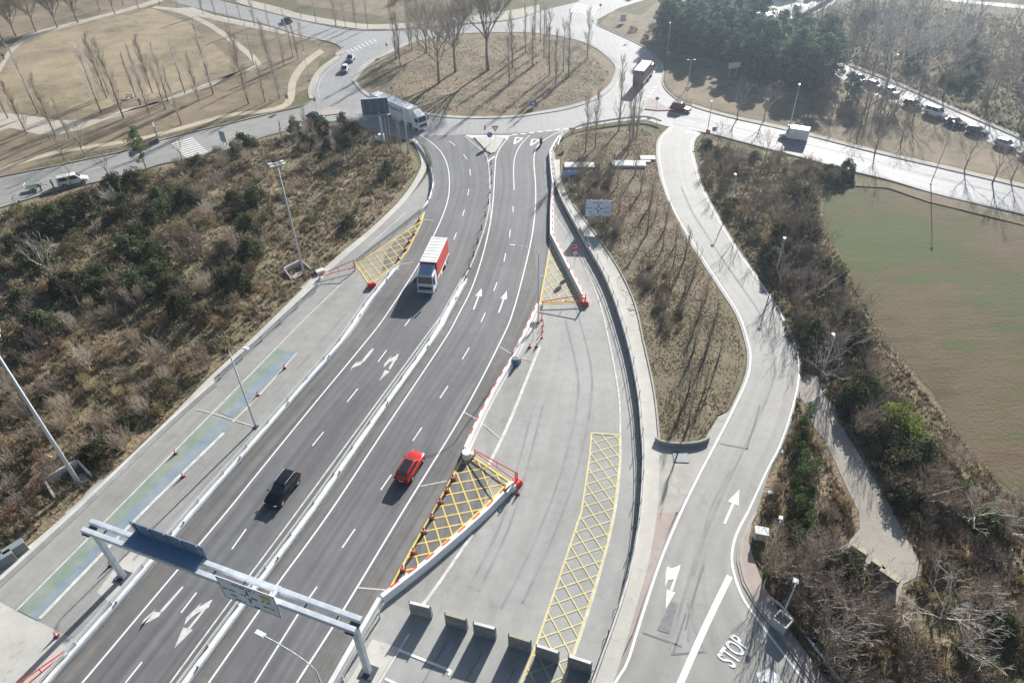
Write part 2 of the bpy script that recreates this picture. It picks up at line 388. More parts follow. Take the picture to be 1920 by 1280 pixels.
zone('roundabout_island', [(665, 152), (690, 178), (742, 200), (805, 214), (870, 220), (955, 219), (1000, 213), (1060, 202), (1110, 186), (1140, 164), (1153, 142), (1153, 122), (1120, 92), (1080, 75), (1020, 64), (960, 61), (860, 64), (780, 78), (730, 100), (690, 120)], 'island_turf', z=.056, amp=.2, step=2.0)
zone('verge_island', [(1052, 300), (1056, 262), (1080, 250), (1150, 240), (1205, 238), (1228, 250), (1228, 285), (1236, 330), (1250, 372), (1275, 422), (1310, 485), (1345, 540), (1378, 592), (1394, 640), (1400, 672), (1388, 720), (1362, 772), (1345, 778), (1318, 818), (1298, 830), (1255, 831), (1236, 826), (1229, 752), (1219, 697), (1206, 640), (1190, 570), (1160, 505), (1118, 442), (1075, 385), (1050, 335)], 'dry_turf', z=.072, amp=.14, step=1.1)
zone('right_thicket_ground', [(1312, 268), (1340, 262), (1440, 286), (1520, 308), (1600, 330), (1580, 344), (1545, 352), (1532, 380), (1545, 430), (1575, 500), (1620, 580), (1660, 640), (1702, 690), (1752, 748), (1790, 810), (1830, 870), (1890, 925), (2040, 1020), (2140, 1400), (1620, 1400), (1555, 1285), (1490, 1195), (1448, 1140), (1430, 1060), (1415, 1018), (1398, 985), (1412, 950), (1448, 880), (1470, 840), (1488, 790), (1504, 740), (1506, 680), (1490, 625), (1450, 555), (1395, 475), (1340, 385), (1318, 345), (1312, 300)], 'thicket_soil', z=.02, amp=.6, step=1.1)
zone('field', [(1560, 352), (1600, 346), (1665, 347), (1740, 370), (1815, 388), (1920, 410), (2200, 460), (2400, 1000), (2040, 1000), (1890, 915), (1830, 862), (1792, 805), (1755, 742), (1704, 684), (1664, 636), (1625, 572), (1582, 500), (1550, 430), (1540, 385)], 'field_soil', z=.026, amp=.12, step=3)
zone('field_sprouts', [(1562, 352), (1592, 350), (1604, 360), (1602, 385), (1600, 398), (1572, 396), (1560, 380)], 'sprout_soil', z=.032)
zone('pine_floor', [(1200, 30), (1250, -10), (1560, 60), (1590, 132), (1690, 195), (1730, 212), (1920, 300), (1920, 345), (1790, 312), (1640, 280), (1515, 248), (1440, 230), (1335, 204), (1297, 192), (1262, 176), (1248, 158), (1246, 122), (1210, 88), (1150, 58), (1126, 44), (1150, 20)], 'island_turf', z=.014)
zone('far_lawn', [(560, 10), (700, 28), (760, 40), (900, 30), (900, -60), (520, -60)], 'island_turf', z=.014)
zone('far_rough', [(1600, 122), (1920, 255), (2300, 400), (2500, -60), (1500, -60), (1560, 60)], 'scrub_soil', z=.014)

zone('field_margin', [(1540, 345), (1600, 332), (1665, 343), (1765, 370), (1920, 408), (2060, 446), (2060, 470), (1920, 424), (1815, 398), (1740, 380), (1665, 354), (1600, 350), (1556, 356)], 'dry_turf', z=.18)
# paths
poly_mesh('path', [(-60, 232), (0, 212), (30, 214), (75, 220), (110, 226), (190, 224), (230, 206), (330, 184), (400, 160), (440, 136), (478, 122), (462, 104), (430, 78), (390, 50), (350, 30), (325, 22), (285, 15), (290, 12), (330, 16), (362, 14), (400, 28), (450, 38), (600, 70), (610, 76), (592, 76), (500, 58), (420, 42), (368, 30), (400, 46), (440, 74), (478, 104), (492, 122), (475, 132), (400, 152), (320, 182), (240, 212), (196, 226), (150, 244), (110, 252), (70, 252), (20, 240), (-60, 262)], .03, 'gravel_path')
strip('park_track', [(-60, 210), (0, 122), (22, 86), (60, 62), (130, 44), (230, 18), (300, -4)], [(-40, 226), (4, 130), (30, 92), (66, 69), (134, 50), (234, 24), (308, 2)], .034, 'gravel_path', across=3)
strip('sand_path', [(-60, 330), (0, 314), (100, 284), (250, 260), (337, 238), (425, 214), (500, 204), (535, 190), (543, 150), (565, 118), (600, 92)], [(-60, 340), (0, 322), (100, 291), (252, 266), (340, 244), (428, 220), (508, 210), (548, 194), (557, 152), (578, 122), (608, 98)], .038, 'sand_path', across=3)
poly_mesh('service_path', [(1512, 702), (1532, 705), (1542, 738), (1566, 765), (1572, 790), (1615, 860), (1652, 920), (1675, 960), (1695, 1005), (1717, 1040), (1725, 1060), (1722, 1080), (1693, 1095), (1680, 1135), (1660, 1130), (1625, 1100), (1610, 1085), (1582, 1055), (1573, 1027), (1590, 1017), (1612, 992), (1610, 960), (1590, 920), (1565, 865), (1547, 827), (1522, 795), (1515, 765), (1500, 745), (1498, 720)], .06, 'stony_path')

# --- roundabout ring (a disc of asphalt under the island rim), arms
cen = Vector((-4.35, 181.6, 0)); rr = []
poly_mesh('roundabout_road', [(592, 232), (655, 228), (720, 250), (775, 268), (790, 272), (872, 262), (960, 262), (1040, 262), (1070, 246), (1100, 238), (1160, 228), (1210, 225), (1245, 236), (1300, 246), (1335, 250), (1345, 214), (1297, 200), (1267, 186), (1248, 172), (1243, 160), (1242, 122), (1210, 92), (1185, 78), (1150, 62), (1120, 48), (1118, 38), (1160, 16), (1210, 0), (1250, -18), (1100, -30), (1085, 4), (1010, 22), (960, 38), (855, 47), (780, 54), (705, 57), (655, 55), (605, 46), (560, 36), (500, 22), (440, 8), (360, -12), (300, -14), (330, 6), (420, 28), (500, 46), (560, 64), (620, 78), (645, 90), (630, 112), (597, 140), (585, 170), (588, 186), (560, 206)], .045, 'ring_asphalt')
isl = [(660, 152), (685, 179), (737, 202), (805, 217), (870, 223), (955, 222), (1002, 216), (1062, 206), (1115, 189), (1147, 166), (1160, 142), (1160, 121), (1126, 90), (1083, 72), (1020, 61), (960, 57), (860, 60), (776, 75), (726, 98), (680, 122)]
isl_in = [(667, 152), (692, 177), (742, 199), (805, 213), (870, 219), (955, 218), (1000, 212), (1060, 201), (1109, 185), (1139, 163), (1151, 142), (1151, 122), (1119, 93), (1079, 76), (1020, 65), (960, 62), (860, 65), (782, 79), (732, 101), (693, 122)]
def ring_mesh(name, outer, inner, z, h, M):
    A = catmull(GP(outer + outer[:1])); B = catmull(GP(inner + inner[:1])); mb = MB(); n = len(A)
    mb.add([(p.x, p.y, z + h) for p in A] + [(p.x, p.y, z + h) for p in B] + [(p.x, p.y, z - .02) for p in A], [(i, i + 1, n + i + 1, n + i) for i in range(n - 1)] + [(2 * n + i, 2 * n + i + 1, i + 1, i) for i in range(n - 1)])
    return structure(mb.build(name, M))
ring_mesh('roundabout_apron', isl, isl_in, .05, .12, MATS['weathered_concrete'])

strip('left_road', [(-80, 352), (0, 334), (100, 314), (240, 284), (310, 263), (400, 241), (480, 222), (520, 212), (560, 204), (596, 190)], [(-80, 412), (0, 388), (100, 357), (175, 341), (250, 323), (310, 304), (385, 294), (480, 260), (530, 246), (596, 230)], .05, 'service_asphalt')
strip('avenue', [(1262, 186), (1297, 200), (1335, 212), (1385, 225), (1440, 237), (1515, 255), (1640, 287), (1790, 322), (1920, 353), (2060, 388)], [(1262, 236), (1300, 240), (1335, 250), (1380, 262), (1440, 278), (1502, 294), (1590, 318), (1665, 336), (1765, 365), (1920, 401), (2060, 440)], .052, 'avenue_asphalt')
strip('parking_lane', [(1560, 108), (1590, 124), (1665, 153), (1740, 186), (1815, 219), (1910, 260), (2020, 310)], [(1545, 130), (1600, 160), (1690, 200), (1740, 216), (1800, 242), (1870, 275), (2000, 340)], .04, 'ring_asphalt')
strip('parking_pavement', [(1592, 119), (1667, 148), (1742, 181), (1817, 214), (1912, 254)], [(1590, 124), (1665, 153), (1740, 186), (1815, 219), (1910, 260)], .15, 'gravel_path', across=2)
strip('avenue_pavement', [(1297, 195), (1335, 207), (1385, 220), (1440, 231), (1515, 249), (1640, 281), (1790, 315), (1920, 346)], [(1297, 200), (1335, 212), (1385, 225), (1440, 237), (1515, 255), (1640, 287), (1790, 322), (1920, 353)], .12, 'gravel_path', across=2)
strip('far_pavement', [(455, -2), (520, 14), (570, 28), (650, 42), (705, 47), (780, 42), (870, 32), (960, 20), (1010, 10)], [(440, 4), (500, 22), (560, 37), (655, 53), (705, 56), (780, 53), (855, 46), (960, 37), (1015, 20)], .12, 'gravel_path', across=2)
strip('bend_pavement', [(634, 103), (596, 132), (578, 166), (580, 186)], [(638, 108), (602, 138), (587, 168), (590, 186)], .12, 'gravel_path', across=2)
poly_mesh('forecourt', [(1300, 24), (1330, -30), (1620, -60), (1560, 10), (1470, 50), (1440, 62), (1400, 60)], .04, 'concrete_slab')
strip('far_street', [(1740, -8), (1830, 2), (1920, 10), (2020, 18)], [(1740, -2), (1830, 8), (1920, 17), (2020, 26)], .04, 'ring_asphalt', across=2)

# --- service road, plazas, motorway
SL = [(1262, 237), (1240, 260), (1236, 287), (1240, 320), (1247, 352), (1265, 397), (1285, 432), (1322, 492), (1350, 535), (1385, 590), (1402, 640), (1407, 672), (1400, 712), (1370, 777), (1340, 835), (1310, 892), (1277, 960), (1242, 1042), (1215, 1120), (1192, 1192), (1175, 1245), (1150, 1285), (1130, 1330), (1100, 1400)]
SR = [(1310, 250), (1298, 265), (1297, 290), (1305, 320), (1312, 345), (1330, 382), (1355, 427), (1385, 475), (1410, 510), (1440, 552), (1462, 585), (1487, 640), (1497, 675), (1496, 720), (1480, 785), (1460, 840), (1440, 878), (1402, 960), (1380, 1003), (1372, 1040), (1375, 1072), (1392, 1120), (1440, 1188), (1512, 1282), (1545, 1330), (1600, 1400)]
SLo = [(x - 6, y) for x, y in SL[:-4]] + [(1160, 1242), (1120, 1290), (1090, 1340), (1060, 1400)]
SRo = [(x + (5 if y < 900 else 16), y) for x, y in SR]
strip('service_road', SLo, SRo, .056, 'service_asphalt', step=1.5)
strip('left_toll_plaza', [(783, 262), (800, 290), (807, 318), (765, 372), (700, 432), (646, 480), (572, 550), (486, 635), (400, 712), (300, 812), (150, 950), (0, 1085), (-120, 1190), (-240, 1290)], [(800, 290), (812, 318), (814, 352), (800, 390), (780, 440), (760, 480), (745, 502), (640, 646), (480, 824), (366, 958), (232, 1118), (92, 1280), (10, 1380), (-30, 1430)], .048, 'left_plaza_asphalt')
strip('right_toll_plaza', [(1030, 262), (1028, 300), (1032, 370), (1030, 442), (1020, 520), (1008, 580), (978, 640), (950, 690), (905, 770), (868, 852), (812, 958), (716, 1125), (636, 1270), (560, 1400)], [(1046, 262), (1040, 300), (1050, 377), (1090, 452), (1135, 532), (1172, 640), (1192, 740), (1199, 815), (1202, 865), (1197, 960), (1180, 1060), (1155, 1147), (1107, 1280), (1060, 1400)], .05, 'plaza_asphalt')
ML = [(776, 256), (800, 278), (812, 318), (815, 352), (798, 394), (790, 417), (762, 472), (745, 502), (640, 648), (480, 826), (366, 960), (232, 1120), (95, 1280), (0, 1395)]
MR = [(1066, 246), (1042, 266), (1029, 290), (1030, 320), (1033, 370), (1031, 445), (1011, 562), (978, 640), (955, 685), (905, 770), (868, 855), (812, 960), (722, 1116), (630, 1280), (565, 1400)]
strip('motorway', ML, MR, .062, 'motorway_asphalt', step=1.2, across=16)
strip('median_strip', [(895, 440), (880, 500), (832, 583), (794, 637), (559, 957), (442, 1114), (322, 1277), (242, 1387)], [(912, 440), (902, 490), (858, 588), (828, 638), (721, 798), (615, 958), (513, 1098), (388, 1278), (316, 1383)], .067, 'dusty_shoulder', across=3)
strip('left_shoulder', [(812, 400), (784, 452), (750, 510), (645, 648), (485, 826), (372, 960), (238, 1120), (101, 1280)], [(824, 405), (806, 446), (776, 505), (684, 638), (477, 890) if False else (560, 790), (422, 959), (287, 1119), (152, 1279)], .066, 'dusty_shoulder', across=3)
strip('right_shoulder', [(1000, 440), (987, 500), (964, 585), (941, 642), (872, 774), (758, 960), (643, 1150), (560, 1280)], [(1029, 450), (1009, 566), (977, 640), (954, 685), (903, 770), (866, 855), (810, 960), (720, 1118), (628, 1280)][1:], .066, 'dusty_shoulder', across=3)
# tongue of dark asphalt under the hatching beside the lower barrier
poly_mesh('hatched_asphalt', [(866, 858), (812, 960), (722, 1118), (800, 1052), (880, 985), (905, 960), (914, 900), (908, 872), (888, 856)], .060, 'motorway_asphalt')
poly_mesh('hatch_asphalt_left', [(790, 417), (745, 495), (715, 512), (722, 478), (752, 438)], .058, 'motorway_asphalt')
poly_mesh('plaza_darker_strip', [(955, 690), (1005, 660), (980, 740), (940, 830), (912, 862), (880, 846), (910, 770)], .054, MATS['left_plaza_asphalt'])  # slightly darker asphalt beside the curved barrier
poly_mesh('weigh_area', [(722, 1128), (770, 1142), (812, 1100), (880, 1020), (905, 985), (880, 1000), (800, 1070)], .054, MATS['left_plaza_asphalt'])
# concrete strip behind the plaza wall, apron, pavements
strip('wall_walkway', [(1038, 300), (1040, 330), (1053, 377), (1093, 450), (1138, 530), (1175, 640), (1196, 740), (1203, 815), (1206, 865), (1201, 960), (1184, 1060), (1159, 1147), (1111, 1280), (1070, 1400)], [(1050, 300), (1052, 335), (1073, 383), (1118, 442), (1158, 505), (1188, 570), (1204, 640), (1217, 697), (1227, 752), (1234, 827), (1236, 880), (1232, 960), (1215, 1060), (1190, 1147), (1160, 1250), (1105, 1400)], .07, 'concrete_slab', across=4)
poly_mesh('drain_apron', [(1232, 826), (1255, 834), (1300, 833), (1322, 822), (1346, 782), (1362, 774), (1372, 768), (1340, 830), (1306, 892), (1272, 960), (1230, 962), (1234, 880)], .066, 'weathered_concrete')
strip('side_pavement', [(1232, 950), (1215, 1055), (1190, 1145), (1160, 1245), (1120, 1330)], [(1268, 960), (1236, 1042), (1208, 1120), (1184, 1192), (1150, 1262)], .064, 'pink_pavement', across=4)
strip('kerbside_pavement', [(1403, 985), (1386, 1010), (1380, 1040), (1384, 1072), (1402, 1118), (1450, 1180), (1520, 1278), (1600, 1385)], [(1410, 982), (1402, 1028), (1417, 1058), (1428, 1090), (1440, 1112), (1480, 1180), (1545, 1270), (1625, 1375)], .12, 'pink_pavement', across=3)
strip('left_verge_kerb', [(772, 262), (788, 296), (786, 322), (752, 374), (690, 434), (636, 478), (562, 548), (478, 630), (395, 706), (300, 802), (150, 942), (0, 1070)], [(780, 260), (798, 292), (798, 322), (762, 376), (700, 438), (646, 484), (572, 554), (488, 636), (402, 714), (306, 812), (158, 950), (0, 1090)], .10, 'concrete_slab', across=2)
poly_mesh('gantry_pad', [(250, 1024), (300, 1042), (208, 1132), (182, 1110), (220, 1060)], .056, 'concrete_slab')
poly_mesh('booth_slab', [(-60, 1095), (0, 1128), (32, 1146), (74, 1166), (138, 1198), (60, 1290), (-60, 1400), (-200, 1400)], .054, 'concrete_slab')
poly_mesh('lamp_slab', [(698, 1198), (748, 1214), (700, 1290), (640, 1400), (560, 1400), (660, 1268)], .058, 'concrete_slab')
poly_mesh('mast_pad_left', [(118, 942), (150, 905), (186, 900), (205, 895), (160, 940), (125, 968)], .058, 'weathered_concrete')
poly_mesh('mast_pad_far', [(566, 520), (600, 512), (602, 522), (574, 548), (560, 536)], .058, 'weathered_concrete')

# kerbs (real steps)
def kerb(name, pts, w=.28, h=.14, z=.03, M='weathered_concrete'):
    mb = MB(); extrude(mb, resample(catmull(GP(pts)), step=2), [(-w / 2, z), (-w / 2, z + h), (w / 2, z + h), (w / 2, z)]); return structure(mb.build(name, MATS[M]))
kerb('kerb', [(-60, 348), (0, 332), (100, 312), (240, 282), (310, 261), (400, 239), (480, 220), (520, 210), (572, 197), (596, 184)])
kerb('kerb', [(0, 390), (100, 359), (175, 343), (250, 325), (310, 306), (385, 296), (480, 262), (530, 248), (600, 230), (655, 229), (700, 246), (770, 264)])
kerb('kerb', [(1120, 40), (1120, 48), (1150, 62), (1185, 78), (1210, 92), (1242, 122), (1243, 160), (1267, 186), (1297, 200), (1335, 212), (1385, 225), (1440, 237), (1515, 255), (1640, 287), (1790, 322), (1920, 353), (2060, 388)], h=.16)
kerb('kerb', [(1312, 248), (1335, 252), (1380, 264), (1440, 280), (1502, 296), (1590, 320), (1665, 338), (1765, 367), (1920, 403)])
kerb('kerb', [(360, -12), (440, 6), (500, 22), (560, 37), (605, 47), (655, 56), (705, 58), (780, 55), (855, 48), (960, 38), (1015, 20)], h=.16)
kerb('kerb', [(420, 30), (500, 48), (560, 66), (620, 80), (641, 92), (630, 110), (600, 138), (588, 170), (592, 184)])
kerb('kerb', [(1590, 124), (1665, 153), (1740, 186), (1815, 219), (1910, 260), (2020, 310)], h=.18)
kerb('kerb', [(1417, 962), (1395, 1003), (1388, 1040), (1392, 1072), (1409, 1116), (1457, 1178), (1529, 1275), (1610, 1383)])
kerb('kerb', [(1236, 826), (1229, 752), (1219, 697), (1206, 640), (1190, 570), (1160, 505), (1118, 442), (1075, 385)], h=.16, w=.2)
# splitter islands
def island(name, pts, M, h=.15):
    P = GP(pts); mb = MB(); mb.prism([(p.x, p.y) for p in P], .03, .06 + h); o = mb.build(name, MATS[M], bevel=.03); return structure(o)
island('splitter_island', [(889, 259), (905, 257), (935, 257), (946, 259), (938, 272), (928, 287), (921, 289), (914, 286)], 'concrete_slab')
island('splitter_island', [(614, 202), (628, 203), (650, 213), (620, 217), (592, 219)], 'pink_pavement')
island('splitter_island', [(1216, 186), (1226, 188), (1258, 208), (1235, 209), (1208, 206)], 'pink_pavement')
island('splitter_island', [(644, 92), (650, 98), (640, 104), (628, 106), (630, 100)], 'pink_pavement')

# --- painted markings
MW = MB(); MO = MB(); MY = MB(); MYO = MB()
ZM = .078
CNT = [0]
def zstep():
    CNT[0] += 1; return (CNT[0] % 11) * .0012
def ln(pts, w=.16, mb=MW, z=ZM, smooth=True):
    P = GP(pts); P = resample(catmull(P) if smooth else P, step=1.0 if smooth else 4); ribbon(mb, P, w, z + zstep())
def poly(pts, mb=MW, z=ZM):
    z = z + zstep(); P = GP(pts); V = [(p.x, p.y, z) for p in P]
    a = sum(V[i - 1][0] * V[i][1] - V[i][0] * V[i - 1][1] for i in range(len(V)))
    if a < 0: V.reverse()
    mb.add(V, [tuple(range(len(V)))])
ln([(788, 254), (810, 269), (830, 290), (841, 320), (842, 362), (832, 400), (812, 445), (780, 505), (725, 590), (687, 640), (590, 757), (480, 892), (425, 960), (290, 1120), (155, 1280), (60, 1390)], .18)
ln([(872, 256), (893, 274), (912, 292), (917, 320), (919, 350), (917, 390), (908, 430), (895, 468), (878, 508), (830, 587), (792, 640), (557, 960), (440, 1117), (320, 1280), (240, 1390)], .17, MO)
ln([(957, 256), (942, 272), (931, 293), (928, 320), (925, 370), (919, 420), (905, 480), (885, 540), (860, 590), (832, 640), (725, 800), (619, 960), (517, 1100), (480, 1154), (392, 1280), (320, 1385)], .18)
ln([(1068, 242), (1040, 252), (1015, 267), (1004, 283), (1001, 305), (1004, 345), (1004, 385), (998, 440), (985, 500), (962, 585), (939, 640), (870, 772), (755, 960), (640, 1150), (557, 1280), (490, 1390)], .18)
ln([(993, 255), (978, 270), (966, 293), (963, 320), (964, 357)], .16)
ln([(562, 1147), (480, 1278), (410, 1390)], .16)
for a, b in [((462, 992), (435, 1030)), ((369, 1111), (340, 1149)), ((267, 1241), (236, 1280)), ((530, 903), (510, 930)), ((607, 810), (586, 836)), ((671, 729), (651, 754)), ((725, 657), (709, 679)), ((772, 594), (759, 612)), ((812, 528), (802, 546)), ((834, 482), (828, 496)), ((856, 437), (851, 450)), ((871, 394), (867, 406)), ((879, 355), (877, 367)), ((881, 318), (882, 330)), ((869, 290), (875, 299)), ((842, 265), (854, 274)),
             ((880, 652), (867, 674)), ((840, 724), (825, 747)), ((791, 802), (774, 827)), ((734, 890), (714, 919)), ((666, 992), (642, 1027)), ((595, 1100), (575, 1128)), ((910, 587), (902, 605)), ((932, 530), (926, 546)), ((948, 476), (945, 491)), ((957, 431), (955, 446)), ((962, 387), (962, 399))]:
    ln([a, b], .15, smooth=False)
# give-way dashes at the roundabout entry and sharks' teeth arrows
for i in range(7):
    x = 960 + i * 16; ln([(x, 254 - i * 1.9), (x + 9.5, 253 - i * 1.9)], .45, smooth=False)
def giveway(p):     # outline triangle
    x, y = p
    for a, b in [((x, y - 2), (x + 15, y - 1)), ((x + 1, y - 1), (x - 2, y + 10)), ((x - 2, y + 10), (x + 13, y))]: ln([a, b], .38, smooth=False)
giveway((966, 261)); giveway((997, 264))
poly([(872, 254), (945, 255), (960, 255), (950, 262), (940, 257), (900, 257), (884, 260)])
ln([(914, 304), (928, 294)], .35, smooth=False)
for y in (322,): ln([(917, 322), (920, 420)], .1, MO)
# motorway arrows
def arrow(base, tip, w=.9, headl=.38, stem=.22, mb=MW, half=None):
    A = G(*base); B = G(*tip); d = (B - A); L_ = d.length; d.normalize(); s = Vector((d.y, -d.x, 0)); h = B - d * (L_ * headl)
    mb.add([(p.x, p.y, ZM) for p in (A - s * stem / 2, A + s * stem / 2, h + s * stem / 2, h - s * stem / 2)], [(0, 1, 2, 3)])
    mb.add([(p.x, p.y, ZM) for p in (h - s * w / 2, h + s * w / 2, B)], [(0, 1, 2)])
arrow((888, 581), (903, 541), .95); arrow((935, 587), (950, 546), .95)
def quads(lst, mb=MO):
    for q in lst: poly(q, mb)
quads([[(702, 655), (698, 653), (679, 676), (683, 679)], [(683, 677), (676, 685), (661, 690), (656, 700), (660, 688), (672, 676), (668, 681), (680, 677)],
       [(745, 664), (748, 665), (732, 694), (728, 692)], [(748, 664), (744, 676), (731, 679), (719, 690), (722, 681), (736, 666), (731, 674)], [(722, 694), (731, 697), (711, 715)]])
quads([[(342, 1099), (345, 1101), (305, 1148), (300, 1146)], [(294, 1141), (289, 1147), (303, 1148), (299, 1155), (280, 1166), (265, 1172), (259, 1186), (270, 1162), (281, 1152)],
       [(397, 1124), (399, 1126), (356, 1181), (352, 1178)], [(397, 1124), (392, 1139), (368, 1151), (357, 1160), (346, 1172), (350, 1158), (378, 1130), (374, 1138)], [(344, 1176), (362, 1181), (327, 1216)]])
# yellow hatching
def clip_lines(polypx, dirs, w, mb, border=.2, spacing=2.4, open_edges=()):
    P = GP(polypx); n = len(P)
    for i in range(n):
        if i in open_edges: continue
        ribbon(mb, [P[i], P[(i + 1) % n]], border, ZM + .012 + zstep())
    c = sum(P, Vector()) / n
    for q, dpx in enumerate(dirs):
        d = (G(*dpx[1]) - G(*dpx[0])).normalized(); s = Vector((-d.y, d.x, 0)); ds = [(p - c).dot(s) for p in P]; t = min(ds) + spacing * .6
        while t < max(ds):
            hits = []
            for i in range(n):
                a = P[i]; b = P[(i + 1) % n]; da = (a - c).dot(s) - t; db = (b - c).dot(s) - t
                if da * db < 0: hits.append(a.lerp(b, da / (da - db)))
            hits.sort(key=lambda p: p.dot(d))
            for k in range(0, len(hits) - 1, 2):
                if (hits[k + 1] - hits[k]).length > .3: ribbon(mb, [hits[k], hits[k + 1]], w, ZM + .001 + .006 * q)
            t += spacing
clip_lines([(866, 862), (888, 858), (955, 903), (905, 954), (814, 1036), (726, 1114), (772, 1030), (815, 956)], [((812, 963), (880, 950)), ((870, 868), (897, 935))], .14, MY, .22, 1.3)
clip_lines([(1033, 456), (1090, 567), (1012, 571)], [((1015, 545), (1050, 525)), ((1030, 480), (1075, 540))], .15, MYT := MB(), .22, 1.25); structure(MYT.build('worn_yellow_hatching', mat('worn_yellow', (.66, .50, .14), .8, noise_s=1.5, col2=(.74, .60, .24))))
clip_lines([(668, 497), (787, 418), (796, 398), (791, 417), (765, 470), (745, 495), (694, 536)], [((680, 510), (740, 490)), ((730, 466), (752, 492))], .14, MY, .2, 1.45)
clip_lines([(1109, 812), (1162, 816), (1162, 865), (1151, 960), (1138, 1022), (1120, 1085), (1098, 1155), (1075, 1225), (1050, 1290), (1018, 1370), (950, 1350), (975, 1285), (1005, 1210), (1048, 1085), (1090, 960), (1105, 860)], [((1100, 880), (1160, 862)), ((1115, 820), (1160, 880))], .13, MYO, .2, 1.25)
# right plaza lines
ln([(1042, 405), (1085, 480), (1120, 555), (1142, 640), (1160, 740), (1163, 815), (1163, 865), (1153, 960), (1122, 1085), (1077, 1225), (1020, 1370)], .2, MO)
ln([(1012, 650), (960, 780), (930, 845), (885, 1000), (815, 1105), (770, 1185), (710, 1285), (640, 1400)][:3] + [(916, 872)], .35, MO)
ln([(886, 1002), (815, 1105), (792, 1135)], .32, MO); ln([(768, 1188), (708, 1285)], .2, MO)
ln([(747, 1218), (846, 1258)], .22, smooth=False); ln([(846, 1257), (841, 1266)], .22, smooth=False); ln([(722, 1272), (760, 1290)], .22, smooth=False)
for a, b in [((790, 412), (813, 414)), ((748, 497), (775, 492)), ((1012, 517), (1021, 518)), ((788, 912), (838, 902)), ((672, 1102), (722, 1106)), ((938, 651), (958, 664)), ((870, 773), (900, 790)), ((905, 795), (938, 823)), ((975, 671), (1000, 678))]: ln([a, b], .13, MO, smooth=False)
for a, b in [((770, 1190), (720, 1285)), ((836, 1205), (790, 1280)), ((905, 1220), (870, 1280)), ((966, 1250), (950, 1280)), ((1043, 1232), (1030, 1290))]:
    pass
# left plaza: coloured lane, lines
MG = MB(); MBl = MB()
def band(l0, l1, r0, r1, mb1, mb2):
    m0 = ((l0[0] + r0[0]) / 2, (l0[1] + r0[1]) / 2); m1 = ((l1[0] + r1[0]) / 2, (l1[1] + r1[1]) / 2)
    poly([l0, m0, m1, l1], mb1, .07); poly([m0, r0, r1, m1], mb2, .07)
band((520, 654), (408, 772), (557, 660), (434, 784), MG, MBl)
band((394, 780), (34, 1144), (432, 796), (72, 1164), MG, MBl)
ln([(625, 548), (570, 600), (480, 692), (215, 960), (30, 1146)], .16, MO); ln([(660, 512), (625, 548)], .15, MO)
ln([(557, 662), (480, 748), (436, 792)], .2, MO); ln([(420, 812), (272, 957), (75, 1160)], .35, MO)
ln([(368, 768), (400, 776), (476, 800)], .13, MO)
ln([(760, 400), (720, 436), (690, 462)], .15, MO)
# service road lines
ln(SL, .22); ln(SR[:20], .18); ln(SR[20:], .22); ln(SR[17:22], .22)
ln([(1368, 1080), (1320, 1180), (1275, 1282), (1235, 1380)], .55)
arrow((1358, 982), (1386, 918), 1.1, .42, .24); quads([[(1273, 1059), (1276, 1060), (1261, 1108), (1256, 1106)], [(1248, 1076), (1251, 1062), (1259, 1066), (1274, 1060), (1270, 1078), (1262, 1086), (1252, 1088), (1247, 1100)], [(1250, 1105), (1266, 1111), (1248, 1142)]], MW)
poly([(1258, 1128), (1271, 1132), (1255, 1188), (1232, 1181)], MO_ := MB(), .07); MO_.build('repaired_patch', PATCH)['kind'] = 'structure'
ln([(1465, 846), (1471, 848)], .5, smooth=False)
quads([[(1418, 1262), (1440, 1252), (1462, 1268), (1470, 1290), (1455, 1300), (1440, 1280), (1432, 1276), (1424, 1284)]], MW)
ln([(1293, 241), (1312, 246)], .3, smooth=False)
for k in range(4): ln([(1287 + k * 5, 250 + k * .4), (1289 + k * 5, 246 + k * .5)], .5, smooth=False)
# left road, roundabout and avenue lines
ln([(0, 352), (100, 334), (250, 301), (330, 283), (450, 247), (560, 222), (610, 211)], .15, MO)
ln([(600, 222), (648, 216), (690, 226)], .2); ln([(617, 203), (655, 214)], .2)
for i in range(9):
    t = i / 8; a = (322 + 27 * t, 271 + 25 * t); ln([a, (a[0] + 40, a[1] - 12)], .5, MW, smooth=False)
ln([(634, 118), (607, 142), (596, 166), (599, 184)], .15, MO)
ln([(1262, 210), (1300, 222), (1385, 241), (1440, 255), (1560, 282), (1700, 318), (1920, 372)], .15, MO); ln([(1255, 212), (1290, 220)], .5, MO)
for i in range(4): ln([(1214 + i * 4.5, 183 - i * 5.5), (1216.5 + i * 4.5, 180 - i * 5.5)], .6, smooth=False)
for i in range(8): ln([(1082 + i * 5.5, 8 + i * .6), (1070 + i * 6, 24 + i * .6)], .5, smooth=False)
for i in range(8): ln([(650 + i * 7, 95 - i * 3), (657 + i * 7, 101 - i * 3)], .5, MO, smooth=False)
for mb, nm, M in ((MW, 'white_road_markings', WHITE), (MO, 'worn_road_markings', WHITEOLD), (MY, 'yellow_hatching', YEL), (MYO, 'faded_yellow_hatching', YELOLD), (MG, 'green_lane_paint', GREENP), (MBl, 'blue_lane_paint', BLUEP)):
    structure(mb.build(nm, M))
J = MB()
for a, b in [((770, 1190), (705, 1290)), ((836, 1205), (790, 1285)), ((905, 1222), (868, 1285)), ((966, 1252), (948, 1290)), ((1046, 1236), (1030, 1290)), ((1400, 843), (1425, 760)), ((1402, 842), (1350, 832)), ((1285, 1180), (1300, 1120)), ((1300, 1120), (1320, 1060)), ((1262, 1225), (1286, 1150)), ((1205, 1186), (1278, 1212)), ((1258, 1227), (1320, 1222))]:
    ribbon(J, resample(GP([a, b]), step=2), .09 if a[0] < 1200 else .16, .0695)
structure(J.build('road_joints', mat('faint_seam', (.20, .20, .21), .9)))
TY = MB()
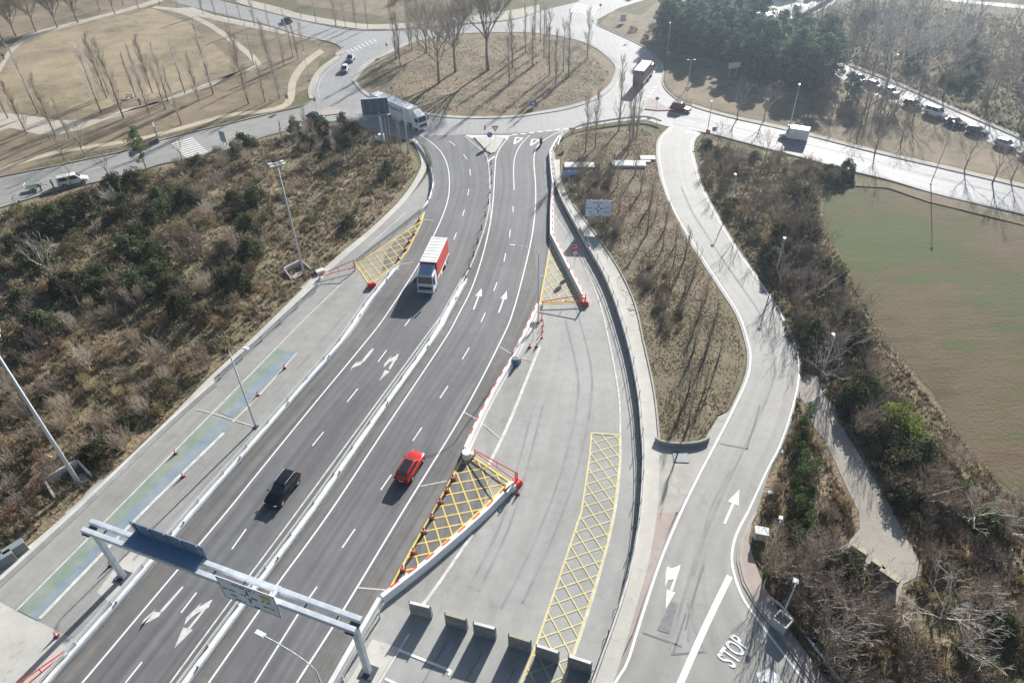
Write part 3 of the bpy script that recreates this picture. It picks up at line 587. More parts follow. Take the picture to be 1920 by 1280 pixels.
for pts, off_ in ((SL[4:20], -2.9),):
    ribbon(TY, offset(resample(catmull(GP(pts)), step=1.5), off_), .3, .0665)
for k, pts in enumerate([[(1075, 560), (1110, 700), (1090, 850), (1040, 1000), (980, 1130)], [(1060, 600), (1085, 720), (1060, 860), (1005, 1010), (940, 1140)], [(1000, 760), (975, 860), (940, 980), (880, 1100)], [(1018, 760), (992, 864), (956, 985), (897, 1108)], [(700, 560), (560, 720), (420, 870), (250, 1050)], [(680, 552), (540, 712), (400, 862), (232, 1042)], [(1300, 1080), (1318, 1020), (1330, 960), (1370, 880)], [(1290, 1200), (1302, 1120), (1318, 1050)], [(1290, 1130), (1300, 1170), (1324, 1224)]]):
    ribbon(TY, resample(catmull(GP(pts)), step=1.5), .26, .0672 + k * .0003)
structure(TY.build('tyre_marks', mat('tyre_mark', (.25, .25, .24), .85, noise_s=.35, col2=(.305, .305, .29), detail=7, contrast=(.4, .6))))
stop = text_mesh('stop_lettering', 'STOP', 2.0, WHITE, None, G(1376, 1220, .095), (0, 0, 0), 1.0, .001, off=.035)
a = G(1362, 1243); b = G(1392, 1197); stop.rotation_euler = (0, 0, math.atan2(b.y - a.y, b.x - a.x)); stop.scale = (.57, 1.12, 1); structure(stop)

# ============================================================ VEHICLES
def bil(q, u, v): return q[0].lerp(q[1], u).lerp(q[3].lerp(q[2], u), v)
def panel(mb, q, u0, u1, v0, v1, off=.012):
    """a thin pane lying just proud of the quad q"""
    q = [Vector(p) for p in q]; n = (q[1] - q[0]).cross(q[3] - q[0]).normalized() * off
    c = [bil(q, u0, v0) + n, bil(q, u1, v0) + n, bil(q, u1, v1) + n, bil(q, u0, v1) + n]
    mb.hexa([p - n * 1.6 for p in c] + c)
def wheel(parent, c, r, wd, side):
    t = MB(); t.cyl((c[0], c[1] - wd / 2, c[2]), (c[0], c[1] + wd / 2, c[2]), r, n=20); w_ = t.build('wheel', BLACKR, parent)
    h = MB(); y = c[1] + side * wd / 2; h.cyl((c[0], y - side * .02, c[2]), (c[0], y + side * .012, c[2]), r * .6, n=14)
    h.build('rim', STEEL, w_)
def loft(mb, st):
    """body: cross-sections (x, half width, z bottom, z shoulder, z top, top half width)"""
    V = []; k = 8
    for x, hw, zb, zs, zt, tw in st:
        V += [(x, -hw * .92, zb), (x, -hw, zb + .18), (x, -hw, zs), (x, -tw, zt), (x, tw, zt), (x, hw, zs), (x, hw, zb + .18), (x, hw * .92, zb)]
    n = len(st); Fs = [(i * k + j, (i + 1) * k + j, (i + 1) * k + (j + 1) % k, i * k + (j + 1) % k) for i in range(n - 1) for j in range(k)]
    Fs += [tuple(range(k)), tuple(range(n * k - 1, (n - 1) * k - 1, -1))]
    mb.add(V, Fs)
def make_car(name, label, cat, paint, L=4.4, W=1.82, Ht=1.55, style='suv', roofmat=None, group=None, rails=False):
    t = empty(name, label=label, cat=cat, group=group); h = L / 2; hw = W / 2
    belt = .93 if style != 'van' else 1.12; hood = belt - .02
    b = MB()
    if style == 'van': st = [(-h, hw * .9, .34, .8, belt, hw * .9), (-h + .12, hw * .98, .3, .9, belt, hw * .95), (h * .45, hw, .3, .9, belt, hw * .95), (h * .72, hw * .97, .3, .85, 1.0, hw * .86), (h - .18, hw * .9, .32, .75, .86, hw * .76), (h, hw * .72, .38, .6, .68, hw * .62)]
    else: st = [(-h, hw * .78, .42, .72, .84, hw * .7), (-h + .14, hw * .93, .34, .82, belt, hw * .84), (-h * .55, hw, .3, .85, belt + .02, hw * .92), (0, hw, .28, .84, belt, hw * .92), (h * .38, hw, .28, .82, hood, hw * .9), (h * .68, hw * .98, .3, .78, hood - .07, hw * .82), (h - .2, hw * .9, .34, .68, .76, hw * .74), (h, hw * .68, .4, .58, .63, hw * .55)]
    loft(b, st); b.build('body', paint, t, True, .05)
    if style == 'van': bx = (-h + .04, h * .62); rx = (-h + .14, h * .30)
    elif style == 'suv': bx = (-h + .10, h * .42); rx = (-h + .48, h * .08)
    else: bx = (-h + .45, h * .42); rx = (-h * .52, h * .02)
    bw = hw * .9; rw = hw * .72 if style != 'van' else hw * .8
    lo = [(bx[0], -bw, belt - .03), (bx[1], -bw * .93, belt - .03), (bx[1], bw * .93, belt - .03), (bx[0], bw, belt - .03)]
    hi = [(rx[0], -rw, Ht - .04), (rx[1], -rw * .95, Ht), (rx[1], rw * .95, Ht), (rx[0], rw, Ht - .04)]
    c = MB(); c.hexa([Vector(p) for p in lo + hi]); cab = c.build('cabin', paint, t, True, .07)
    if roofmat:
        r = MB(); panel(r, [hi[0], hi[1], hi[2], hi[3]], .04, .97, .1, .9, .015); r.build('glass_roof', roofmat, cab)
    g = MB(); panel(g, [lo[1], lo[2], hi[2], hi[1]], .06, .94, .12, .93); g.build('windshield', GLASS, cab)
    g = MB(); panel(g, [lo[3], lo[0], hi[0], hi[3]], .08, .92, .22, .9); g.build('rear_window', GLASS, cab)
    for q in ([lo[0], lo[1], hi[1], hi[0]], [lo[2], lo[3], hi[3], hi[2]]):
        fr = (.50, .93) if q[0] is lo[0] else (.07, .50); bk = (.10, .47) if q[0] is lo[0] else (.53, .90)
        for u in (fr, bk): g = MB(); panel(g, q, u[0], u[1], .14, .88); g.build('side_window', GLASS, cab)
    wr = .34
    for x in (-h * .60, h * .62):
        for s in (-1, 1):
            a = MB(); a.cyl((x, s * (hw - .12), wr + .02), (x, s * (hw + .004), wr + .02), wr + .06, n=18); a.build('wheel_arch', BLACKP, t)
            wheel(t, (x, s * (hw - .1), wr), wr, .24, s)
    for s in (-1, 1):
        m_ = MB(); m_.box((h * .36, s * (hw + .1), belt + .04), (.16, .2, .13)); m_.build('mirror', paint, t, bevel=.03)
        l = MB(); l.box((h - .16, s * hw * .66, .68 if style != 'van' else .78), (.2, .32, .09), rz=-s * .5); l.build('headlight', mat('lamp_lens', (.32, .34, .36), .15), t, bevel=.02)
        l = MB(); l.box((-h + .07, s * hw * .76, .82), (.14, .3, .15)); l.build('tail_light', mat('red_lens', (.35, .01, .01), .2), t, bevel=.02)
        if rails: l = MB(); l.tube([(rx[0] + .1, s * rw * .96, Ht + .0), (rx[0] + .25, s * rw * .96, Ht + .07), (rx[1] - .2, s * rw * .92, Ht + .07), (rx[1] - .05, s * rw * .92, Ht)], .025); l.build('roof_rail', STEEL, t)
    p = MB(); p.box((-h - .005, 0, .55), (.03, .52, .12)); p.build('number_plate', SIGNW, t)
    p = MB(); p.box((-h + .06, 0, .42), (.16, W * .8, .16)); p.build('bumper', BLACKP, t, bevel=.03); p = MB(); p.box((h - .08, 0, .4), (.2, W * .7, .14)); p.build('bumper', BLACKP, t, bevel=.03)
    return t
def face(o, a, b, z=.07):
    """stand the vehicle between photo ground pixels a (rear) and b (front)"""
    A = G(*a); B = G(*b); c = (A + B) / 2; o.location = (c.x, c.y, z); d = B - A; o.rotation_euler = (0, 0, math.atan2(d.y, d.x)); return o
def at(o, px, az, z=.07):
    p = G(*px); o.location = (p.x, p.y, z); o.rotation_euler = (0, 0, R(90 - az)); return o
P_RED = mat('red_car_paint', (.58, .015, .015), .25, .2, spec=.8); P_BLK = mat('black_car_paint', (.012, .014, .018), .15, .2, spec=.8)
P_BLUE = mat('blue_grey_paint', (.16, .22, .30), .3, .3); P_WHT = mat('white_car_paint', (.78, .79, .80), .3); P_DRK = mat('dark_car_paint', (.045, .05, .06), .25, .2)
P_SIL = mat('silver_paint', (.45, .50, .52), .35, .5); P_GRN = mat('grey_green_paint', (.10, .13, .13), .3, .3); P_MAR = mat('maroon_paint', (.25, .03, .03), .3, .1)
c = make_car('car', 'black estate car with silver roof rails driving down the left carriageway', 'car', P_BLK, 4.6, 1.86, 1.62, 'suv', rails=True); p = G(532, 924); c.location = (p.x, p.y, .07); c.rotation_euler = (0, 0, R(-90 - 20.5))
c = make_car('car', 'bright red hatchback with black roof driving away on the right carriageway', 'car', P_RED, 4.3, 1.82, 1.5, 'suv', roofmat=GLASS); p = G(770, 881); c.location = (p.x, p.y, .07); c.rotation_euler = (0, 0, R(90 - 20.5))
c = make_car('car', 'blue grey car following on the roundabout, nearer to the crossing', 'car', P_BLUE, 4.3, 1.8, 1.5, 'hatch'); face(c, (662, 108), (653, 122))
c = make_car('car', 'blue grey car with pale roof leading on the roundabout left side', 'car', P_BLUE, 4.3, 1.8, 1.5, 'suv', roofmat=P_WHT); face(c, (650, 128), (644, 142))
c = make_car('car', 'dark green car waiting at the left entry of the roundabout', 'car', P_DRK, 4.2, 1.8, 1.5, 'hatch'); face(c, (580, 222), (606, 226))
c = make_car('car', 'small dark car on the street behind the park saplings', 'car', P_DRK, 4.2, 1.8, 1.5, 'hatch'); face(c, (549, 46), (527, 40))
c = make_car('car', 'maroon and black off-road car turning into the avenue beside the give way sign', 'car', P_MAR, 4.5, 1.85, 1.8, 'suv', roofmat=P_BLK, rails=True); face(c, (1260, 206), (1291, 211))
c = make_car('van', 'white van with side windows parked on the left road in front of its trailer', 'van', P_WHT, 5.1, 1.95, 1.95, 'van'); face(c, (113, 351), (166, 340))
# delivery van with box body
def box_van(label, a, b):
    t = make_car('van', label, 'van', P_WHT, 5.4, 2.0, 2.0, 'van'); mb = MB(); mb.box((-.85, 0, 1.45), (3.6, 2.1, 2.0)); mb.build('cargo_box', WPAINT, t, bevel=.06); face(t, a, b)
box_van('white box van driving along the bright avenue on the right', (1512, 265), (1462, 257))
# parked row
rowcars = [((1606, 148), (1618, 158), P_DRK, 'hatch', 'dark car at the upper end of the parked row, half under pines'), ((1627, 160), (1650, 170), P_GRN, 'suv', 'dark grey car parked behind the pines, second in the row'),
 ((1657, 172), (1682, 183), P_SIL, 'hatch', 'silver blue car parked at the shadow edge of the pines'), ((1696, 196), (1726, 206), P_DRK, 'suv', 'dark car parked uphill of the white utility van'),
 ((1734, 212), (1770, 224), P_WHT, 'van', 'white utility van parked in the roadside row'), ((1774, 230), (1806, 240), P_BLK, 'hatch', 'black car parked just downhill of the white utility van'),
 ((1811, 246), (1850, 256), P_GRN, 'suv', 'grey green car parked behind a bare roadside tree'), ((1864, 270), (1905, 284), P_SIL, 'suv', 'pale grey green car parked low in the roadside row'), ((1914, 294), (1950, 306), P_BLK, 'hatch', 'black car at the right edge of the roadside row')]
for a, b, pm, stl, lab in rowcars:
    c = make_car('parked_car' if stl != 'van' else 'parked_van', lab, 'car' if stl != 'van' else 'van', pm, 4.3 if stl != 'van' else 4.7, 1.8, 1.5 if stl != 'van' else 1.95, stl, group='vehicles parked beside the avenue'); face(c, a, b)
for a, b, pm, lab in [((1352, 8), (1366, 16), P_BLK, 'dark car on the far forecourt nearest the pines'), ((1392, 2), (1406, 10), P_BLUE, 'blue car on the far forecourt between two sheds'), ((1508, 6), (1520, -2), P_WHT, 'white car at the far end of the forecourt'), ((1488, 22), (1500, 14), P_DRK, 'dark car by the forecourt boundary wall'), ((1176, 2), (1190, -6), P_DRK, 'dark car on the far street above the lawn')]:
    face(make_car('car', lab, 'car', pm, 4.3, 1.8, 1.5, 'hatch'), a, b)
c = make_car('car', 'dark car whose roof just shows at the bottom edge by the thick white line', 'car', P_BLK, 4.5, 1.85, 1.6, 'suv', roofmat=GLASS); p = G(1340, 1342); c.location = (p.x, p.y, .07); c.rotation_euler = (0, 0, R(72))

def make_truck(name, label, Lbox, paint_side, roof, cabpaint, cabroof, artic=False, Hb=3.9, ribs=0):
    """front of the cab at x = 0, body to -x"""
    t = empty(name, label=label, cat='lorry'); W = 2.5
    c = MB(); cl = 2.25
    # cab shell: sloping windscreen
    V = [(-cl, -1.22, .45), (0, -1.2, .45), (0, 1.2, .45), (-cl, 1.22, .45)]
    mid = [(-cl, -1.24, 1.75), (.02, -1.2, 1.75), (.02, 1.2, 1.75), (-cl, 1.24, 1.75)]
    top = [(-cl, -1.16, 3.0), (-.38, -1.1, 2.95), (-.38, 1.1, 2.95), (-cl, 1.16, 3.0)]
    vs = [Vector(p) for p in V + mid + top]
    c.add(vs, [(3, 2, 1, 0), (0, 1, 5, 4), (1, 2, 6, 5), (2, 3, 7, 6), (3, 0, 4, 7), (4, 5, 9, 8), (5, 6, 10, 9), (6, 7, 11, 10), (7, 4, 8, 11), (8, 9, 10, 11)])
    cab = c.build('cab', cabpaint, t, False, .09)
    g = MB(); panel(g, [mid[1], mid[2], top[2], top[1]], .06, .94, .08, .86, .02); g.build('windshield', GLASS, cab)
    for q, u in (([mid[0], mid[1], top[1], top[0]], (.5, .93)), ([mid[2], mid[3], top[3], top[2]], (.07, .5))):
        g = MB(); panel(g, q, u[0], u[1], .06, .72, .02); g.build('side_window', GLASS, cab)
    g = MB(); g.box((.03, 0, 1.15), (.06, 1.9, .42)); g.box((.05, 0, .78), (.05, 1.7, .1)); g.build('grille', BLACKP, cab)
    g = MB(); g.box((-.12, 0, .55), (.5, 2.46, .4)); g.build('bumper', cabpaint, cab, bevel=.06)
    r = MB(); r.hexa([Vector(p) for p in [(-cl, -1.1, 3.0), (-.5, -1.0, 2.97), (-.5, 1.0, 2.97), (-cl, 1.1, 3.0), (-cl, -1.05, Hb - .15), (-1.7, -.9, Hb - .35), (-1.7, .9, Hb - .35), (-cl, 1.05, Hb - .15)]]); r.build('wind_deflector', cabroof, cab, bevel=.08)
    for s in (-1, 1):
        l = MB(); l.box((.02, s * .92, .86), (.1, .4, .2)); l.build('headlight', MATS['lamp_lens'], cab)
        l = MB(); l.box((.0, s * 1.42, 2.25), (.12, .22, .75)); l.tube([(-.2, s * 1.15, 2.7), (0, s * 1.42, 2.6)], .03); l.build('mirror', BLACKP, cab)
    xb = -cl - .25 if not artic else -cl - .55
    f = MB(); f.box((xb / 2 - Lbox / 2, 0, .85), (Lbox + cl * .8, .9, .28)); f.box((xb - Lbox + .05, 0, .75), (.12, 2.4, .3)); f.build('chassis', STEELD, t)
    z0 = 1.15; b = MB(); b.box((xb - Lbox / 2, 0, (z0 + Hb) / 2), (Lbox, W, Hb - z0)); bx = b.build('cargo_box', paint_side, t, bevel=.03)
    r = MB(); r.box((xb - Lbox / 2, 0, Hb + .02), (Lbox - .04, W - .06, .05))
    for k in range(ribs): r.box((xb - Lbox * (k + .5) / ribs, 0, Hb + .06), (.12, W - .12, .05))
    r.build('roof_cover', roof, bx)
    r = MB()
    for s in (-1, 1): r.box((xb - Lbox / 2, s * (W / 2 + .012), z0 + .12), (Lbox, .03, .24))
    r.build('side_rail', WPAINT, bx)
    for k in range(8):
        for s in (-1, 1):
            if k in (2, 5): d_ = MB(); d_.box((xb - Lbox * (k + .5) / 8, s * (W / 2 - .05), .8), (Lbox / 8, .06, .45)); d_.build('side_guard', WPAINT, t)
    axles = [-1.35] + ([-cl - 1.2, -Lbox + xb + 3.9, -Lbox + xb + 2.6, -Lbox + xb + 1.3] if artic else [xb - Lbox + 1.9, xb - Lbox + .8])
    for x in axles:
        for s in (-1, 1): wheel(t, (x, s * 1.03, .5), .5, .32, s)
    for s in (-1, 1): l = MB(); l.box((xb - Lbox - .03, s * .95, .8), (.06, .4, .15)); l.build('tail_light', MATS['red_lens'], t)
    return t
CURT = mat('red_curtain', (.52, .05, .04), .6, noise_s=1.5, col2=(.60, .09, .07)); BLUECAB = mat('light_blue_cab', (.30, .40, .55), .35); PALE = mat('pale_tarpaulin', (.74, .73, .70), .7, noise_s=1, col2=(.82, .81, .79))
BEIGE = mat('brown_box_paint', (.24, .13, .12), .7, noise_s=1, col2=(.32, .20, .18)); PURP = mat('dull_purple_doors', (.17, .14, .20), .6)
t = make_truck('truck', 'red curtain-sided lorry with white ribbed roof coming down the left carriageway', 6.9, CURT, PALE, mat('white_blue_cab', (.62, .68, .74), .35), BLUECAB, ribs=8)
p = G(799, 553); t.location = (p.x, p.y, .07); t.rotation_euler = (0, 0, R(-90 - 10)); 
TRW = mat('truck_white', (.88, .88, .88), .55)
t = make_truck('truck', 'white articulated lorry with dark lettering crossing the roundabout entry', 14.2, TRW, TRW, TRW, TRW, artic=True, Hb=4.0)
p = G(793, 248); t.location = (p.x + .1, p.y + .9, .06); t.rotation_euler = (0, 0, R(-46.5))
text_mesh('side_lettering', 'TIPOlogistics.CA', 1.0, INK, t, (-8.0, -1.27, 3.0), (R(90), 0, 0), 1.0, .006)
t = make_truck('truck', 'reddish brown box lorry with pale roof driving away round the right of the roundabout', 8.0, BEIGE, PALE, P_SIL, PALE, Hb=4.0)
p = G(1217, 152); t.location = (p.x + .6, p.y + 4.6, .06); t.rotation_euler = (0, 0, R(90 - 24))
d = MB(); d.box((-8.0 - 2.52, 0, 2.55), (.05, 2.3, 2.6)); d.build('rear_doors', PURP, t)

# ============================================================ PEOPLE
def person(label, px, az, coat, legs, pose='stand', hat=None, vest=None, group=None, z=.03):
    t = empty('person', label=label, cat='person', group=group); p = G(*px); t.location = (p.x, p.y, z); t.rotation_euler = (0, 0, R(90 - az))
    if pose == 'ride': J = dict(pel=(-.1, 0, .95), ch=(.12, 0, 1.3), nk=(.2, 0, 1.47), hd=(.26, 0, 1.62), kn=(.35, .2, .8), an=(.15, .2, .35), el=(.4, .3, 1.15), ha=(.62, .28, 1.08))
    elif pose == 'bend': J = dict(pel=(-.08, 0, .93), ch=(.22, 0, 1.27), nk=(.36, 0, 1.4), hd=(.46, 0, 1.5), kn=(.06, .12, .5), an=(0, .12, .08), el=(.38, .25, 1.0), ha=(.55, .2, .8))
    else: J = dict(pel=(0, 0, .95), ch=(0, 0, 1.32), nk=(0, 0, 1.5), hd=(.02, 0, 1.62), kn=(.04, .1, .5), an=(0, .11, .08), el=(-.02, .28, 1.12), ha=(.1, .28, .88))
    V = []; E = []; Rr = []
    def v(q, r): V.append(q); Rr.append(r); return len(V) - 1
    P_ = v(J['pel'], .15); W_ = v(tuple((a + b) / 2 for a, b in zip(J['pel'], J['ch'])), .13); C_ = v(J['ch'], .16); N_ = v(J['nk'], .06); H0 = v(tuple(a + b for a, b in zip(J['hd'], (0, 0, -.02))), .085); H1 = v(tuple(a + b for a, b in zip(J['hd'], (.0, 0, .1))), .085)
    NS = v(tuple(a + b for a, b in zip(J['hd'], (.1, 0, .01))), .02)
    E += [(P_, W_), (W_, C_), (C_, N_), (N_, H0), (H0, H1), (H0, NS)]
    for s in (-1, 1):
        f = lambda q, dx=0: (q[0] + dx, q[1] * s, q[2])
        st = .14 * s if pose == 'walk' else 0
        a = v((J['pel'][0], s * .1, J['pel'][2] - .06), .09); k = v(f(J['kn'], st), .065); n_ = v(f(J['an'], st * 1.8), .045); to = v((J['an'][0] + st * 1.8 + .18, J['an'][1] * s, J['an'][2] - .04), .04)
        E += [(P_, a), (a, k), (k, n_), (n_, to)]
        sh = v((J['ch'][0], s * .19, J['ch'][2] + .08), .06); e_ = v(f(J['el'], -st), .045); h_ = v(f(J['ha'], -st), .03); E += [(C_, sh), (sh, e_), (e_, h_)]
        hx, hy, hz = V[h_]; d = (Vector(V[h_]) - Vector(V[e_])).normalized()
        pm = v(tuple(Vector(V[h_]) + d * .07), .035); E.append((h_, pm))
        for q, ln_ in zip((-.03, -.01, .01, .03), (.07, .085, .08, .06)):
            fb = v(tuple(Vector(V[pm]) + d * .03 + Vector((q, 0, 0))), .010); ft = v(tuple(Vector(V[pm]) + d * (.03 + ln_) + Vector((q * 1.3, -.01 * s, 0))), .008); E += [(pm, fb), (fb, ft)]
        tb = v(tuple(Vector(V[h_]) + d * .04 + Vector((.045, 0, 0))), .011); E.append((h_, tb))
    me = bpy.data.meshes.new('body'); me.from_pydata(V, E, []); o = bpy.data.objects.new('body', me); link(o, t)
    o.modifiers.new('skin', 'SKIN'); me.skin_vertices[0]; 
    for i, r in enumerate(Rr): me.skin_vertices[0].data[i].radius = (r, r)
    me.skin_vertices[0].data[0].use_root = True
    sb = o.modifiers.new('sub', 'SUBSURF'); sb.levels = 1; sb.render_levels = 1; me.materials.append(mat('skin', (.42, .25, .18), .6))
    def body_piece(name, pts, rad, M):
        mb = MB()
        for (a, b), (r0, r1) in zip(zip(pts, pts[1:]), zip(rad, rad[1:])): mb.cyl(a, b, r0, r1, 10)
        return mb.build(name, M, t, True)
    up = (J['nk'][0], 0, J['nk'][2] - .03)
    body_piece('jacket', [(J['pel'][0], 0, J['pel'][2] - .1), V[W_], V[C_], up], [.19, .185, .225, .10], coat)
    if vest: body_piece('safety_vest', [(J['pel'][0], 0, J['pel'][2] + .02), V[W_], V[C_]], [.205, .2, .24], vest)
    for s in (-1, 1):
        f = lambda q, dx=0: (q[0] + dx, q[1] * s, q[2]); st = .14 * s if pose == 'walk' else 0
        body_piece('sleeve', [(J['ch'][0], s * .19, J['ch'][2] + .08), f(J['el'], -st), f(J['ha'], -st)], [.09, .07, .05], coat)
        body_piece('trouser_leg', [(J['pel'][0], s * .09, J['pel'][2]), f(J['kn'], st), f(J['an'], st * 1.8)], [.125, .095, .075], legs)
        mb = MB(); mb.box((J['an'][0] + st * 1.8 + .07, J['an'][1] * s, J['an'][2] - .03), (.28, .1, .09)); mb.build('shoe', BLACKR, t, bevel=.02)
        mb = MB(); mb.box((J['hd'][0] + .085, s * .035, J['hd'][2] + .04), (.012, .02, .012)); mb.build('eye', BLACKP, t)
    mb = MB(); mb.cyl((J['hd'][0] - .015, 0, J['hd'][2] + .04), (J['hd'][0] - .02, 0, J['hd'][2] + .2), .115, .075, 12); mb.build('helmet' if hat else 'hair', hat or mat('dark_hair', (.03, .022, .016), .7), t, True)
    return t
NAVY = mat('navy_cloth', (.03, .04, .07), .9); HIVIS = mat('hi_vis_green', (.35, .70, .10), .8); DGREEN = mat('dark_green_cloth', (.03, .10, .05), .9); HELM = mat('white_helmet', (.82, .82, .78), .4); PINK = mat('dusty_red_cloth', (.35, .10, .10), .9)
person('worker with white helmet and dark green clothes bending at the trailer behind the van', (79, 358), 250, DGREEN, NAVY, 'bend', HELM, None, 'road workers beside the white van')
person('worker with white helmet and yellow green vest right behind the parked van', (101, 352), 80, NAVY, NAVY, 'stand', HELM, HIVIS, 'road workers beside the white van')
person('person in dark clothes walking on the pale park track at the far left', (8, 112), 30, NAVY, NAVY, 'walk')
person('person in black walking on the park path between the slender poplars', (264, 198), 200, NAVY, NAVY, 'walk')
person('person in black sitting astride the motorcycle at the give way line', (1014, 274), 14, NAVY, NAVY, 'ride', mat('black_helmet', (.02, .02, .02), .3), z=.07)
mt = empty('motorcycle', label='black motorcycle leaning towards the roundabout entry in the right lane', cat='motorcycle'); p = G(1014, 274); mt.location = (p.x, p.y, .07); mt.rotation_euler = (0, 0, R(76))
for x in (-.72, .72):
    mb = MB(); mb.cyl((x, -.07, .33), (x, .07, .33), .33, n=18); wv = mb.build('wheel', BLACKR, mt); mb = MB(); mb.cyl((x, -.08, .33), (x, .08, .33), .2, n=12); mb.build('rim', STEELD, wv)
mb = MB(); mb.box((0, 0, .5), (.6, .32, .4)); mb.build('engine', STEELD, mt, bevel=.05)
mb = MB(); mb.hexa([Vector(q) for q in [(-.1, -.14, .68), (.42, -.14, .72), (.42, .14, .72), (-.1, .14, .68), (-.05, -.12, .9), (.36, -.1, .96), (.36, .1, .96), (-.05, .12, .9)]]); mb.build('fuel_tank', P_BLK, mt, bevel=.05)
mb = MB(); mb.box((-.4, 0, .82), (.66, .26, .1)); mb.build('seat', BLACKP, mt, bevel=.03)
mb = MB(); mb.tube([(.72, .1, .33), (.46, .1, .98)], .03); mb.tube([(.72, -.1, .33), (.46, -.1, .98)], .03); mb.build('fork', STEEL, mt)
mb = MB(); mb.tube([(.36, -.36, 1.06), (.48, 0, 1.02), (.36, .36, 1.06)], .02); mb.build('handlebar', STEELD, mt)
mb = MB(); mb.cyl((.56, 0, .88), (.66, 0, .86), .1, .09, 12); mb.build('headlight', MATS['lamp_lens'], mt)
# trailer with mesh frame behind the van
tr = empty('trailer', label='open tipping trailer with pale metal frame standing behind the white van', cat='trailer'); p = G(66, 356); tr.location = (p.x, p.y, .06); tr.rotation_euler = (0, 0, R(22))
mb = MB(); mb.box((0, 0, .62), (2.6, 1.6, .1)); mb.build('bed', mat('green_metal', (.05, .12, .06), .6), tr)
mb = MB()
for a, b in [((-1.3, -.8, .65), (1.3, -.8, .65)), ((-1.3, .8, .65), (1.3, .8, .65)), ((-1.3, -.8, 1.3), (1.3, -.8, 1.3)), ((-1.3, .8, 1.3), (1.3, .8, 1.3)), ((-1.3, -.8, .65), (-1.3, -.8, 1.3)), ((1.3, -.8, .65), (1.3, -.8, 1.3)), ((-1.3, .8, .65), (-1.3, .8, 1.3)), ((1.3, .8, .65), (1.3, .8, 1.3)), ((-1.3, -.8, 1.3), (-1.3, .8, 1.3))]: mb.cyl(a, b, .04)
mb.build('frame', WPAINT, tr)
for s in (-1, 1): wheel(tr, (0, s * .9, .3), .3, .2, s)
mb = MB(); mb.tube([(1.3, 0, .6), (2.4, 0, .5)], .04); mb.build('drawbar', STEELD, tr)

# ============================================================ BARRIERS, GANTRY, LAMPS, SIGNS
ZR = .06
def concrete_barrier(label, pts, w0=.8, w1=.36, h=.8, red=None, M=CONCL, z=ZR, refl=0, smooth=True, name='concrete_barrier'):
    t = empty(name, label=label, cat='barrier'); P0 = GP(pts); P = resample(catmull(P0) if smooth else P0, step=1.0)
    mb = MB(); extrude(mb, P, [(-w0 / 2, z), (-w0 / 2, z + .12), (-w1 / 2 - .06, z + .32), (-w1 / 2, z + h), (w1 / 2, z + h), (w1 / 2 + .06, z + .32), (w0 / 2, z + .12), (w0 / 2, z)])
    mb.build('wall', M, t)
    if red:
        i = 1; k = 0
        while i < len(P) - 2 and k < 95:
            q = P[i:i + 2]; s = red; b = MB()
            a0 = offset(q, s * (w1 / 2 + .012)); a1 = offset(q, s * (w1 / 2 + .075)); tp = offset(q, s * (w1 / 2 - .16))
            V = [(p.x, p.y, z + h + .006) for p in tp] + [(p.x, p.y, z + h + .006) for p in a0] + [(p.x, p.y, z + .34) for p in a1]
            b.add(V, [(0, 1, 3, 2), (2, 3, 5, 4)]); b.build('red_panel', RED, t); i += 2; k += 1
    if refl:
        for i, p in enumerate(P):
            if i % refl == refl // 2:
                b = MB(); b.box((p.x, p.y, z + h + .09), (.1, .16, .18)); b.build('reflector', STEELD, t)
    return t
def twin_rail(label, pts, wd=.95, z=ZR, refl=9, name='median_barrier'):
    t = empty(name, label=label, cat='barrier'); P = resample(catmull(GP(pts)), step=1.0)
    mb = MB(); extrude(mb, P, [(-wd / 2 + .05, z), (-wd / 2 + .05, z + .22), (wd / 2 - .05, z + .22), (wd / 2 - .05, z)]); mb.build('base', CONCL, t)
    for s in (-1, 1):
        mb = MB(); o = s * wd / 2; pr = [(o, z + .42), (o + s * .05, z + .5), (o, z + .58), (o + s * .05, z + .66), (o, z + .74), (o - s * .09, z + .76), (o - s * .09, z + .42)]
        extrude(mb, P, pr if s > 0 else pr[::-1]); mb.build('rail', mat('pale_rail', (.62, .64, .65), .5, .15, noise_s=1.2, col2=(.72, .74, .75)), t)
    for i in range(2, len(P), 4):
        if i // 4 > 45: break
        b = MB(); p = P[i]; p = offset(P, wd / 2 - .1)[i]; b.box((p.x, p.y, z + .38), (.1, .1, .66)); b.build('post', STEEL, t)
    for i in range(refl // 2, len(P), refl):
        p = offset(P, -wd / 2)[i]; b = MB(); b.box((p.x, p.y, z + .84), (.12, .16, .18)); b.build('reflector', STEELD, t)
    return t
def w_rail(label, pts, z=ZR, ends=None, post=4, top=.78, name='guardrail', smooth=True, double=False):
    t = empty(name, label=label, cat='guardrail'); P0 = GP(pts); P = resample(catmull(P0) if smooth else P0, step=1.0)
    mb = MB(); prof = [(.03, z + top), (.09, z + top - .05), (.03, z + top - .12), (.03, z + top - .18), (.09, z + top - .25), (.03, z + top - .3)]
    extrude(mb, P, prof + [(a - .02, b) for a, b in reversed(prof)]); mb.build('rail', STEEL, t)
    if double: mb = MB(); extrude(mb, P, [(-.32, z + top), (-.32, z + top - .3), (-.30, z + top - .3), (-.30, z + top)]); mb.build('rail', STEEL, t)
    for i in range(1, len(P), post):
        b = MB(); p = P[i]; b.box((p.x, p.y, z + top / 2 - .02), (.12, .12, top)); b.build('post', STEEL, t)
    return t
twin_rail('long pale double barrier between the left toll plaza and the left carriageway', [(744, 505), (690, 572), (641, 643), (560, 737), (486, 822), (366, 960), (230, 1122), (92, 1280), (0, 1390)], .85)
twin_rail('pale double median barrier dividing the two carriageways', [(871, 530), (838, 590), (810, 640), (700, 795), (586, 960), (470, 1118), (352, 1280), (270, 1395)], .85, refl=11)
